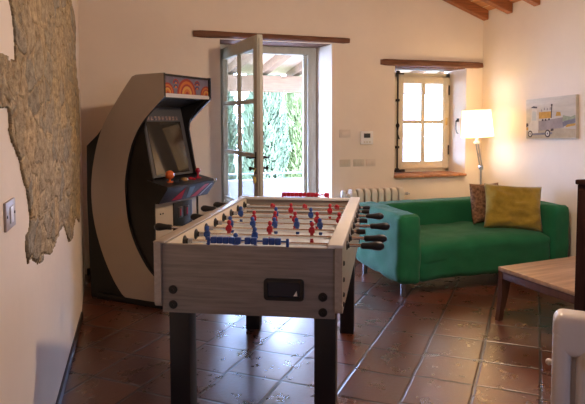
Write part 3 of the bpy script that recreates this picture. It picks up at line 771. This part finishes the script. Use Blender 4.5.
obj('armrest', soft((0, 0, .10), (AWD, SD, SH), .05, 20, .010, 1, None, 6.), GREENF, sofa)
obj('armrest', soft((SW - AWD, 0, .10), (SW, SD, SH), .05, 20, .010, 4, None, 6.), GREENF, sofa)
obj('backrest', soft((AWD - .02, SD - BT, .14), (SW - AWD + .02, SD, SH - .005), .05, 20, .006, 8), GREENF, sofa)
def seat_sag(co):
    if co.z > .3:
        y = co.y / (SD - BT)
        co.z += .03 * (1 - (co.x - SW / 2) ** 2 / (SW / 2) ** 2) - .02
        co.z -= .035 * max(0, 1 - abs(y) * 5) 
    return co
obj('seat', soft((AWD - .02, .012, .11), (SW - AWD + .02, SD - BT + .05, .43), .055, 26, .015, 12, seat_sag, 4.), GREENF, sofa)
for x in (.075, SW - .075):
    for y in (.075, SD - .08):
        bm = nb(); add_lathe(bm, [(0, .019), (.004, .021), (.11, .024), (.125, .022)], (x, y, 0), (0, 0, 1), 16); obj('leg', bm, pmat('grey_leg_metal', (.22, .22, .23), .45, metal=.8), sofa, label='grey metal leg')
# cushions
def pillow(w, h, t, seed, crease=.012):
    bm = nb(); n = 26
    g = {}
    for sd in (-1, 1):
        for i in range(n + 1):
            for j in range(n + 1):
                u = i / n * 2 - 1; v = j / n * 2 - 1
                e = max(abs(u), abs(v))
                if e == 1 and sd == 1: g[(sd, i, j)] = g[(-1, i, j)]; continue
                th = t / 2 * ((1 - u ** 4) * (1 - v ** 4)) ** .55
                pin = 1 - .07 * (1 - min(abs(u), abs(v)) ** 2) * (1 if e > .0 else 0) * e ** 4
                x = u * w / 2 * pin; z = v * h / 2 * pin
                d = noise.fractal(Vector((x * 9 + seed, z * 16, sd * 3)), 1, 2, 4) * crease * (th / (t / 2) + .2)
                g[(sd, i, j)] = bm.verts.new((x, sd * th + d, z))
    for sd in (-1, 1):
        for i in range(n):
            for j in range(n):
                q = (g[(sd, i, j)], g[(sd, i + 1, j)], g[(sd, i + 1, j + 1)], g[(sd, i, j + 1)])
                bm.faces.new(q if sd < 0 else q[::-1])
    return bm
cy = obj('cushion', pillow(.51, .41, .16, 3, .024), YELF, ang=180); tag(cy, 'square yellow velvet cushion leaning on the green sofa', 'cushion')
cy.location = (3.215, 4.30, .622); cy.rotation_euler = (R(-20), R(3), R(-24))
cb = obj('cushion', pillow(.36, .37, .11, 9, .012), BRNF, ang=180); tag(cb, 'brown patterned cushion mostly hidden behind the yellow one', 'cushion')
cb.location = (3.085, 4.52, .635); cb.rotation_euler = (R(-10), R(1), R(10))

# ------------------------------------------------------------------ floor lamp in the corner
LX, LY = 3.425, 5.12
lamp = thing('floor_lamp', 'lit jointed floor lamp with a white drum shade in the corner', 'floor lamp', (LX, LY, 0))
bm = nb(); add_lathe(bm, [(0, .13), (.012, .13), (.022, .12), (.026, .02)], (0, 0, 0), (0, 0, 1), 28); obj('base', bm, STEEL, lamp)
bm = nb(); add_cyl(bm, (0, 0, .02), (0, 0, .90), .009, n=12); obj('pole', bm, STEEL, lamp)
bm = nb(); add_box(bm, (-.02, -.014, .885), (.02, .014, .93), .005); add_cyl(bm, (0, -.025, .915), (0, .025, .915), .014, n=14); obj('joint', bm, STEEL, lamp)
for o in (-.012, .014):
    bm = nb(); add_cyl(bm, (o, 0, .92), (o - .055, 0, 1.165), .0055, n=10); obj('arm', bm, STEEL, lamp)
bm = nb(); add_tube(bm, [(-.004, -.012, .92), (-.01, -.012, 1.0), (-.045, -.012, 1.06)], .003, 6); obj('spring', bm, STEEL, lamp)
bm = nb(); add_box(bm, (-.085, -.012, 1.155), (-.025, .012, 1.18), .004); add_cyl(bm, (-.055, 0, 1.165), (-.052, 0, 1.25), .014, n=12); obj('shade_holder', bm, WHITEP, lamp)
bm = nb(); n = 40; rr = []
for h, r in ((0, .166), (.002, .167), (.272, .143), (.274, .142)):
    rr.append([bm.verts.new((r * math.cos(2 * math.pi * k / n), r * math.sin(2 * math.pi * k / n), h)) for k in range(n)])
for a in range(3):
    for k in range(n): bm.faces.new((rr[a][k], rr[a][(k + 1) % n], rr[a + 1][(k + 1) % n], rr[a + 1][k]))
sh = obj('lamp_shade', bm, SHADE, lamp, label='glowing white drum shade'); sh.location = (-.048, 0, 1.228); sh.rotation_euler = (0, R(-3.5), 0)
md = sh.modifiers.new('thick', 'SOLIDIFY'); md.thickness = .002
bm = nb(); add_sphere(bm, (-.05, 0, 1.33), .032, (1, 1, 1.2)); add_cyl(bm, (-.05, 0, 1.25), (-.05, 0, 1.3), .014, n=12)
obj('bulb', bm, pmat('bulb_glow', (1, .8, .5), .4, emit=(1, .7, .35), estr=12), lamp)
def light(name, kind, loc, energy, col, size=.05, parent=None):
    l = bpy.data.lights.new(name, kind); l.energy = energy; l.color = col
    if kind == 'POINT': l.shadow_soft_size = size
    o = bpy.data.objects.new(name, l); C.objects.link(o); o.location = loc
    if parent: o.parent = parent
    return o
light('lamp_light', 'POINT', (-.05, 0, 1.375), 12, (1, .72, .44), .09, lamp)

# ------------------------------------------------------------------ coffee table
ct = thing('coffee_table', 'low brown wooden coffee table in front of the green sofa', 'coffee table', (2.40, 3.36, 0), R(7))
CW, CD = 1.0, .80
bm = nb(); add_box(bm, (0, -CD, .352), (CW, 0, .38), .004); obj('tabletop', bm, TOPW, ct)
bm = nb()
add_box(bm, (.02, -CD + .02, .305), (CW - .02, -CD + .04, .352), .002); add_box(bm, (.02, -.04, .305), (CW - .02, -.02, .352), .002)
add_box(bm, (.006, -CD + .02, .30), (.03, -.02, .352), .002); add_box(bm, (CW - .04, -CD + .02, .305), (CW - .02, -.02, .352), .002)
obj('apron', bm, LEGW, ct)
def cleg(x, y, sx, sy):
    bm = nb(); rings = []
    for z, w, o in ((0, .036, -.012), (.08, .044, -.006), (.18, .060, 0), (.26, .078, 0), (.31, .096, 0), (.352, .105, 0)):
        x0 = x + sx * o; 
        rings.append([bm.verts.new((x0 + sx * a, y + sy * (b + o), z)) for a, b in ((0, 0), (w, 0), (w, .036), (0, .036))])
    for i in range(len(rings) - 1):
        for k in range(4): bm.faces.new((rings[i][k], rings[i][(k + 1) % 4], rings[i + 1][(k + 1) % 4], rings[i + 1][k]))
    bm.faces.new(rings[0][::-1]); bm.faces.new(rings[-1]); obj('leg', bm, LEGW, ct)
for x, sx in ((.002, 1), (CW - .002, -1)):
    for y, sy in ((-.002, -1), (-CD + .002, 1)): cleg(x, y, sx, sy)

# ------------------------------------------------------------------ dark cabinet at the right edge
dc = thing('wooden_cabinet', 'tall dark brown wooden cabinet at the right edge', 'cabinet', (2.13, 1.72, 0))
bm = nb(); add_box(bm, (0, 0, .06), (.50, .62, 1.075), .006); obj('carcass', bm, CABW, dc)
bm = nb(); add_box(bm, (-.008, -.008, 1.075), (.51, .628, 1.10), .006); obj('top_board', bm, CABW, dc)
bm = nb(); add_box(bm, (.02, .02, 0), (.48, .60, .06), .002); obj('plinth', bm, CABW, dc)
for y0, y1 in ((.02, .302), (.318, .60)):
    bm = nb(); add_box(bm, (-.014, y0, .09), (.0, y1, 1.05), .004); d = obj('door', bm, CABW, dc)
    bm = nb(); add_sphere(bm, (-.026, y1 - .03 if y0 < .1 else y0 + .03, .6), .013, u=12, v=8); obj('knob', bm, IRON, d)

# ------------------------------------------------------------------ radiators
def radiator_section(depth, h, wd, zf):
    """one cast iron column section: rounded slab outline in (depth, z), hollowed in the middle"""
    bm = nb()
    r = min(.05, depth * .42)
    out = arc_poly([(0, zf), (depth, zf), (depth, h), (0, h)], [r * .6, r * .6, r, r], 6)
    n = len(out); c = Vector((depth / 2, (h + zf) / 2))
    lay = ((-wd / 2, .9), (-wd / 2 + .006, .97), (-.004, 1.0), (.004, 1.0), (wd / 2 - .006, .97), (wd / 2, .9))
    rings = []
    for x, k in lay:
        q = []
        for p in out:
            d = Vector(p) - c; ins = (1 - k) * .11
            L = Vector((d.x - math.copysign(min(ins, abs(d.x)), d.x), d.y - math.copysign(min(ins, abs(d.y)), d.y)))
            q.append(bm.verts.new((x, c.x + L.x, c.y + L.y)))
        rings.append(q)
    for i in range(len(rings) - 1):
        for k in range(n): bm.faces.new((rings[i][k], rings[i][(k + 1) % n], rings[i + 1][(k + 1) % n], rings[i + 1][k]))
    for cap, x in ((rings[0], -1), (rings[-1], 1)):
        f = bm.faces.new(cap if x > 0 else cap[::-1])
        g = bmesh.ops.inset_region(bm, faces=[f], thickness=.022, depth=0)
        g2 = bmesh.ops.inset_region(bm, faces=[f], thickness=.012, depth=-.006)
    return bm
rad = thing('radiator', 'cream column radiator below the back wall switches', 'radiator', (2.06, 5.33, 0))
pitch = .0755
s0 = obj('section', radiator_section(.135, .70, .060, .09), RADW, rad, ang=40); s0.location = (pitch / 2, 0, 0)
for k in range(1, 8):
    c = s0.copy(); C.objects.link(c); c.parent = rad; c.location = (pitch * (k + .5), 0, 0)
for z in (.63, .15):
    bm = nb(); add_cyl(bm, (-.02, .0675, z), (pitch * 8 + .02, .0675, z), .022, n=14); obj('header_pipe', bm, RADW, rad)
for x in (pitch * .5, pitch * 7.5):
    bm = nb(); add_box(bm, (x - .02, .03, 0), (x + .02, .105, .1), .006); obj('foot', bm, RADW, rad)
bm = nb(); add_cyl(bm, (-.02, .0675, .63), (-.075, .0675, .63), .014, n=12); add_lathe(bm, [(0, .022), (.03, .026), (.055, .02), (.06, .012)], (-.06, .0675, .63), (0, -.2, 1), 14); obj('valve', bm, WHITEP, rad, label='white valve')
bm = nb(); add_cyl(bm, (pitch * 8, .0675, .63), (pitch * 8 + .05, .0675, .63), .012, n=12); add_sphere(bm, (pitch * 8 + .055, .0675, .63), .017, u=10, v=8); add_cyl(bm, (pitch * 8 + .05, .0675, .63), (pitch * 8 + .085, .0675, .625), .007, n=8); obj('bleed_valve', bm, STEEL, rad, label='small metal bleed valve')

nr = thing('radiator', 'white enamelled radiator close by in the lower right corner', 'radiator', (1.355, 1.585, 0), R(-42))
# local x runs to the right along the front, local y away from the viewer
def rbox(lo, hi, b, seg=5):
    bm = nb(); add_box(bm, lo, hi, b, seg); return bm
obj('top_header', rbox((0, 0, .585), (.62, .11, .735), .034, 7), RADN, nr)
obj('bottom_header', rbox((0, 0, .07), (.62, .11, .19), .03, 6), RADN, nr)
for k in range(8):
    x0 = .078 * k
    obj('column', rbox((x0 + .0, .0, .10), (x0 + .062, .105, .68), .026, 6), RADN, nr)
    if k < 7: obj('fin', rbox((x0 + .05, .04, .12), (x0 + .09, .07, .66), .006, 3), RADN, nr)
for x in (.06, .56):
    bm = nb(); add_box(bm, (x - .02, .03, 0), (x + .02, .08, .09), .006); obj('foot', bm, RADN, nr)
bm = nb(); add_cyl(bm, (.004, .055, .545), (-.008, .055, .545), .010, n=12); add_sphere(bm, (-.010, .055, .545), .012, u=10, v=8); obj('bleed_valve', bm, RADN, nr, label='small cream bleed knob')
bm = nb(); add_cyl(bm, (.15, .01, .60), (.15, -.035, .60), .012, n=12); add_lathe(bm, [(-.03, .010), (-.02, .018), (0, .022), (.02, .018), (.03, .012)], (.15, -.04, .60), (0, 0, 1), 14)
obj('valve', bm, RADN, nr, label='cream valve knob')

# ------------------------------------------------------------------ small fittings on the walls
def plate(x, z, w, h, mat, label, nbut, name='light_switch', cat='light switch', group=None):
    t = thing(name, label, cat, (x, YB, z), 0, group)
    bm = nb(); add_box(bm, (-w / 2, -.009, -h / 2), (w / 2, .001, h / 2), .003); obj('cover_plate', bm, mat, t)
    for k in range(nbut):
        bw = (w - .03) / nbut; x0 = -w / 2 + .015 + k * bw
        bm = nb(); add_box(bm, (x0 + .003, -.012, -h / 2 + .018), (x0 + bw - .003, -.006, h / 2 - .018), .002); obj('rocker', bm, mat, t)
plate(2.058, .957, .118, .075, BEIGEP, 'beige switch plate nearest the door, below the thermostat', 3)
plate(2.208, .957, .118, .075, BEIGEP, 'beige switch plate directly below the thermostat, second from the door', 3)
plate(2.345, .957, .105, .075, pmat('painted_plastic', (.72, .61, .50), .6), 'wall coloured socket plate right of the two beige switch plates', 2, 'wall_socket', 'socket')
plate(2.055, 1.262, .12, .08, MATS['painted_plastic'], 'wall coloured blank plate left of the thermostat', 1, 'blank_plate', 'wall plate')
th = thing('thermostat', 'white wall thermostat with a dark display beside the window', 'thermostat', (2.292, YB, 1.217))
bm = nb(); add_box(bm, (-.07, -.028, -.068), (.07, .001, .068), .006); obj('housing', bm, WHITEP, th)
bm = nb(); add_box(bm, (-.036, -.0295, .0), (.036, -.026, .046), .002); obj('display', bm, pmat('lcd', (.05, .055, .06), .2), th)
for x in (-.03, 0, .03):
    bm = nb(); add_box(bm, (x - .009, -.031, -.05), (x + .009, -.027, -.037), .002); obj('button', bm, BEIGEP, th)
t = thing('light_switch', 'grey metal switch plate on the left wall under the exposed stone', 'light switch', (XL, 1.99, 1.103))
bm = nb(); add_box(bm, (-.001, -.07, -.045), (.008, .07, .045), .003); obj('cover_plate', bm, pmat('taupe_plate', (.42, .35, .29), .45), t)
bm = nb(); add_box(bm, (.006, -.02, -.026), (.012, .02, .026), .002); obj('rocker', bm, WHITEP, t)
for y in (-.055, .055):
    bm = nb(); add_lathe(bm, [(-.002, .005), (.0015, .005), (.002, .002)], (.008, y, 0), (1, 0, 0), 10); obj('screw', bm, IRON, t)

# painting on the right wall
pt = thing('painting', 'unframed canvas of a small white delivery van on the right wall', 'painting', (XR, 4.375, 1.419), 0)
pt.rotation_euler = (R(-2.3), 0, 0)
PW, PH = .66, .383
bm = nb(); add_box(bm, (-.03, -PW / 2, -PH / 2), (-.001, PW / 2, PH / 2), .002); obj('canvas', bm, CANVAS, pt)
# painted shapes: u from the left edge (far side) 0..1, v from the bottom 0..1
pm = [pmat('paint_white', (.68, .66, .60), .8, vary=.15, vscale=20), pmat('paint_ochre', (.60, .34, .07), .8, vary=.3, vscale=30), pmat('paint_slate', (.22, .21, .24), .8, vary=.3, vscale=20),
      pmat('paint_dark', (.07, .05, .05), .8), pmat('paint_sage', (.34, .38, .26), .8, vary=.3, vscale=30), pmat('paint_mauve', (.36, .31, .30), .8, vary=.25, vscale=14), pmat('paint_glass', (.50, .55, .54), .8), pmat('paint_sand', (.48, .40, .28), .8, vary=.2, vscale=15)]
bm = nb()
MP = Matrix(((0, 0, -1, -.0302), (-1, 0, 0, PW / 2), (0, 1, 0, -PH / 2), (0, 0, 0, 1)))
lay = [0]
def pshape(pts, mi):
    lay[0] += 1
    add_prism(bm, [(u * PW, v * PH) for u, v in pts], MP @ Matrix.Translation((0, 0, -.0004)), .0006 + .00012 * lay[0], mi)
def pdisc(u, v, r, mi): pshape([(u + r * math.cos(2 * math.pi * k / 14), v + r * PW / PH * math.sin(2 * math.pi * k / 14)) for k in range(14)], mi)
pshape([(.0, .02), (.99, .02), (.99, .22), (.6, .26), (.0, .2)], 7)
pshape([(.27, .2), (.78, .26), (.76, .5), (.27, .44)], 5)
pshape([(.76, .28), (.99, .36), (.99, .46), (.80, .42), (.75, .38)], 2); pshape([(.75, .4), (.99, .46), (.99, .54), (.9, .5), (.76, .55)], 4)
pshape([(.8, .26), (.99, .3), (.99, .35), (.84, .33)], 1)
pshape([(.0, .30), (.05, .33), (.04, .40), (.0, .4)], 3); pshape([(.0, .22), (.06, .22), (.05, .3), (.0, .3)], 1)
pshape([(.04, .1), (.26, .12), (.26, .42), (.235, .74), (.13, .78), (.10, .44), (.05, .34)], 0)
pshape([(.12, .46), (.22, .46), (.215, .68), (.14, .70)], 6); pshape([(.10, .78), (.16, .82), (.24, .80), (.24, .76), (.14, .775)], 3)
pshape([(.08, .09), (.55, .11), (.55, .16), (.08, .14)], 2)
pshape([(.28, .50), (.53, .50), (.53, .66), (.28, .66)], 1); pshape([(.62, .54), (.72, .54), (.71, .63), (.64, .64)], 1)
for u, v in ((.34, .44), (.40, .44), (.47, .45)): pshape([(u, v), (u + .035, v), (u + .03, v + .045), (u + .005, v + .045)], 3)
for u, v in ((.32, .67), (.38, .70), (.44, .69), (.50, .70)): pshape([(u, v), (u + .03, v), (u + .024, v + .06), (u + .008, v + .06)], 5)
pshape([(.525, .5), (.54, .5), (.55, .78), (.535, .78)], 3); pdisc(.543, .81, .016, 3)
for u, r in ((.09, .05), (.46, .055)):
    pdisc(u, .13, r, 3); pdisc(u, .13, r * .62, 0); pdisc(u, .13, r * .3, 2)
pshape([(.52, .18), (.58, .2), (.57, .25), (.53, .24)], 3)
obj('paint', bm, pm, pt)

# ------------------------------------------------------------------ pendant lamp above the table (just above the picture)
PLX, PLY, PLZ = 1.72, 2.75, 2.26
pl = thing('pendant_lamp', 'small pendant lamp hanging above the football table', 'pendant lamp', (PLX, PLY, 0))
bm = nb(); add_cyl(bm, (0, 0, PLZ + .12), (0, 0, ceil_z(PLX) - .002), .004, n=8); obj('cord', bm, BLACKP, pl)
bm = nb(); add_cyl(bm, (0, 0, PLZ + .05), (0, 0, PLZ + .13), .022, n=14); obj('socket', bm, BRASSY, pl)
bm = nb(); add_sphere(bm, (0, 0, PLZ + .02), .035, (1, 1, 1.15)); obj('bulb', bm, MATS['bulb_glow'], pl)
light('pendant_light', 'POINT', (0, 0, PLZ - .05), 88, (1, .77, .57), .05, pl)

# ------------------------------------------------------------------ outside: terrace, parapet, porch roof, trees
bm = nb(); add_box(bm, (-2.5, 5.935, -.14), (9.5, 8.5, -.02)); tag(obj('terrace_floor', bm, STONEC), 'stone terrace floor outside the glazed door', 'terrace')['kind'] = 'structure'
bm = nb(); add_box(bm, (-2.5, 8.25, -.1), (9.5, 8.45, .51), .01); tag(obj('parapet', bm, PARAP), 'low grey parapet wall at the terrace edge', 'parapet')['kind'] = 'structure'
rl = thing('railing', 'thin metal rail above the grey terrace parapet', 'railing', (0, 8.35, 0))
bm = nb(); add_cyl(bm, (-2.4, 0, .60), (9.4, 0, .60), .011, n=8); obj('top_rail', bm, STEEL, rl)
for x in (-.5, 1.2, 2.9, 4.6, 6.3):
    bm = nb(); add_cyl(bm, (x, 0, .505), (x, 0, .60), .009, n=8); obj('post', bm, STEEL, rl)
bm = nb()
for k in range(1): add_box(bm, (-2.5, 8.22, 1.815), (9.5, 8.42, 2.055), .012)
tag(obj('porch_beam', bm, PORCHW), 'thick pale wooden beam carrying the porch roof outside', 'beam')['kind'] = 'structure'
def rz(y): return 2.075 + (8.4 - y) * .30
first = None
ddx = .42     # rafters run askew to the house
for k in range(15):
    x = -1.2 + k * .5
    bm = nb(); y0, y1 = 5.95, 8.6
    poly = [(y0, rz(y0) - .0), (y1, rz(y1) - .0), (y1, rz(y1) + .12), (y0, rz(y0) + .12)]
    add_prism(bm, poly, Matrix(((0, 0, 1, x), (1, 0, 0, 0), (0, 1, 0, 0), (0, 0, 0, 1))) , .10)
    for v in bm.verts: v.co.x += (8.4 - v.co.y) * .28
    o = obj('porch_rafter', bm, PORCHW); o['kind'] = 'structure'; o['label'] = 'wooden rafter under the porch roof'; o['category'] = 'rafter'; o['group'] = 'porch rafters'
bm = nb()
add_prism(bm, [(5.95, rz(5.95) + .12), (8.7, rz(8.7) + .12), (8.7, rz(8.7) + .15), (5.95, rz(5.95) + .15)], Matrix(((0, 0, 1, -2.5), (1, 0, 0, 0), (0, 1, 0, 0), (0, 0, 0, 1))), 12)
tag(obj('porch_roof', bm, PORCHP), 'pale boarded porch roof outside the glazed door', 'porch roof')['kind'] = 'structure'
col = thing('porch_column', 'white porch column seen through the small window', 'column', (4.15, 8.32, 0))
bm = nb(); add_box(bm, (-.13, -.13, .512), (.13, .095, 1.813), .01); obj('shaft', bm, COLW, col)
bm = nb(); add_box(bm, (-.16, -.15, .513), (.16, .12, .57), .01); obj('base', bm, COLW, col)

def cypress(x, y, h, r, mat, label, seed, nleaf, z0=-3.0, group=None):
    rnd = random.Random(seed)
    t = thing('cypress_tree', label, 'tree', (x, y, z0), 0, group)
    bm = nb(); add_cyl(bm, (0, 0, 0), (0, 0, h * .8), .16, .04, n=8); obj('trunk', bm, BARK, t)
    bm = nb()
    for k in range(nleaf):
        zf = rnd.random() ** .9
        prof = (math.sin(math.pi * min(1, zf * .92 + .1)) ** .55) * (1 - .25 * zf)
        a = rnd.random() * 2 * math.pi; lump = .8 + .35 * noise.noise(Vector((math.cos(a) * 2.2 + seed, math.sin(a) * 2.2, zf * 9)))
        rad_ = r * prof * lump * (.72 + .3 * rnd.random())
        p = Vector((rad_ * math.cos(a), rad_ * math.sin(a), .5 + zf * (h - .5)))
        s = .05 + .06 * rnd.random()
        up = Vector((math.cos(a) * .5 + rnd.uniform(-.4, .4), math.sin(a) * .5 + rnd.uniform(-.4, .4), 1)).normalized()
        sd = up.cross(Vector((rnd.uniform(-1, 1), rnd.uniform(-1, 1), .2))).normalized(); sd2 = up.cross(sd)
        q = [bm.verts.new(p + sd * s * .45), bm.verts.new(p + sd2 * s * .45), bm.verts.new(p - (sd + sd2) * s * .3), bm.verts.new(p + up * s * 1.7), bm.verts.new(p - up * s * .5)]
        for f in ((0, 1, 3), (1, 2, 3), (2, 0, 3), (1, 0, 4), (2, 1, 4), (0, 2, 4)): bm.faces.new([q[i] for i in f])
    obj('foliage', bm, mat, t, ang=10)
cypress(3.02, 13.6, 6.9, .75, LEAFA, 'dark cypress seen left through the open door', 1, 11000)
cypress(4.2, 14.6, 7.2, .62, LEAFB, 'light green cypress seen right through the open door', 2, 9000)
cypress(1.9, 15.0, 7.4, .9, LEAFA, 'cypress seen through the glass of the open door leaf', 3, 9000)
cypress(6.6, 14.0, 5.4, .9, LEAFB, 'light green tree seen through the small window', 4, 8000)
bm = nb(); add_box(bm, (-40, 8.46, -3.2), (60, 70, -3.0)); tag(obj('garden_ground', bm, pmat('garden_grass', (.14, .19, .07), .95, vary=.4, vscale=.6)), 'grassy garden below the terrace', 'ground')['kind'] = 'structure'

# ------------------------------------------------------------------ sky and camera
w = bpy.data.worlds.new('sky'); SC.world = w; w.use_nodes = True
nt = w.node_tree; bg = nt.nodes['Background']
tc = nt.nodes.new('ShaderNodeTexCoord'); sp = nt.nodes.new('ShaderNodeSeparateXYZ'); nt.links.new(tc.outputs['Generated'], sp.inputs[0])
cr = nt.nodes.new('ShaderNodeValToRGB'); cr.color_ramp.elements[0].position = 0; cr.color_ramp.elements[1].position = .7
cr.color_ramp.elements[0].color = (.46, .59, 1, 1); cr.color_ramp.elements[1].color = (.35, .49, 1, 1)
nt.links.new(sp.outputs[2], cr.inputs['Fac']); nt.links.new(cr.outputs['Color'], bg.inputs['Color'])
bg.inputs['Strength'].default_value = 60
for nm, x0, x1, z0, z1 in (('door_portal', DX0b, DX1b, 0, DZ), ('window_portal', WX0b, WX1b, .8, WZ1)):
    l = bpy.data.lights.new(nm, 'AREA'); l.shape = 'RECTANGLE'; l.size = x1 - x0; l.size_y = z1 - z0; l.cycles.is_portal = True
    o = bpy.data.objects.new(nm, l); C.objects.link(o); o.location = ((x0 + x1) / 2, 5.91, (z0 + z1) / 2); o.rotation_euler = (R(-90), 0, 0)

l = bpy.data.lights.new('rear_portal', 'AREA'); l.shape = 'RECTANGLE'; l.size = .4; l.size_y = .6; l.cycles.is_portal = True  # sky portal for the added fill window
o = bpy.data.objects.new('rear_portal', l); C.objects.link(o); o.location = (1.55, YF - .2, 1.55); o.rotation_euler = (R(90), 0, 0)

cam = bpy.data.cameras.new('camera'); co = bpy.data.objects.new('camera', cam); C.objects.link(co)
cam.sensor_width = 36; cam.sensor_fit = 'HORIZONTAL'; cam.lens = 570 / 585 * 36
cam.shift_x = (292.5 - 315) / 585; cam.shift_y = -(202 - 155) / 585
co.location = (0, 0, 1.4); co.rotation_euler = (R(90 - 3.5), 0, R(-17.5))
cam.clip_start = .05
SC.camera = co
SC.view_settings.view_transform = 'Standard'; SC.view_settings.look = 'None'; SC.view_settings.gamma = 1; SC.view_settings.use_curve_mapping = False
SC.view_settings.exposure = 0.12
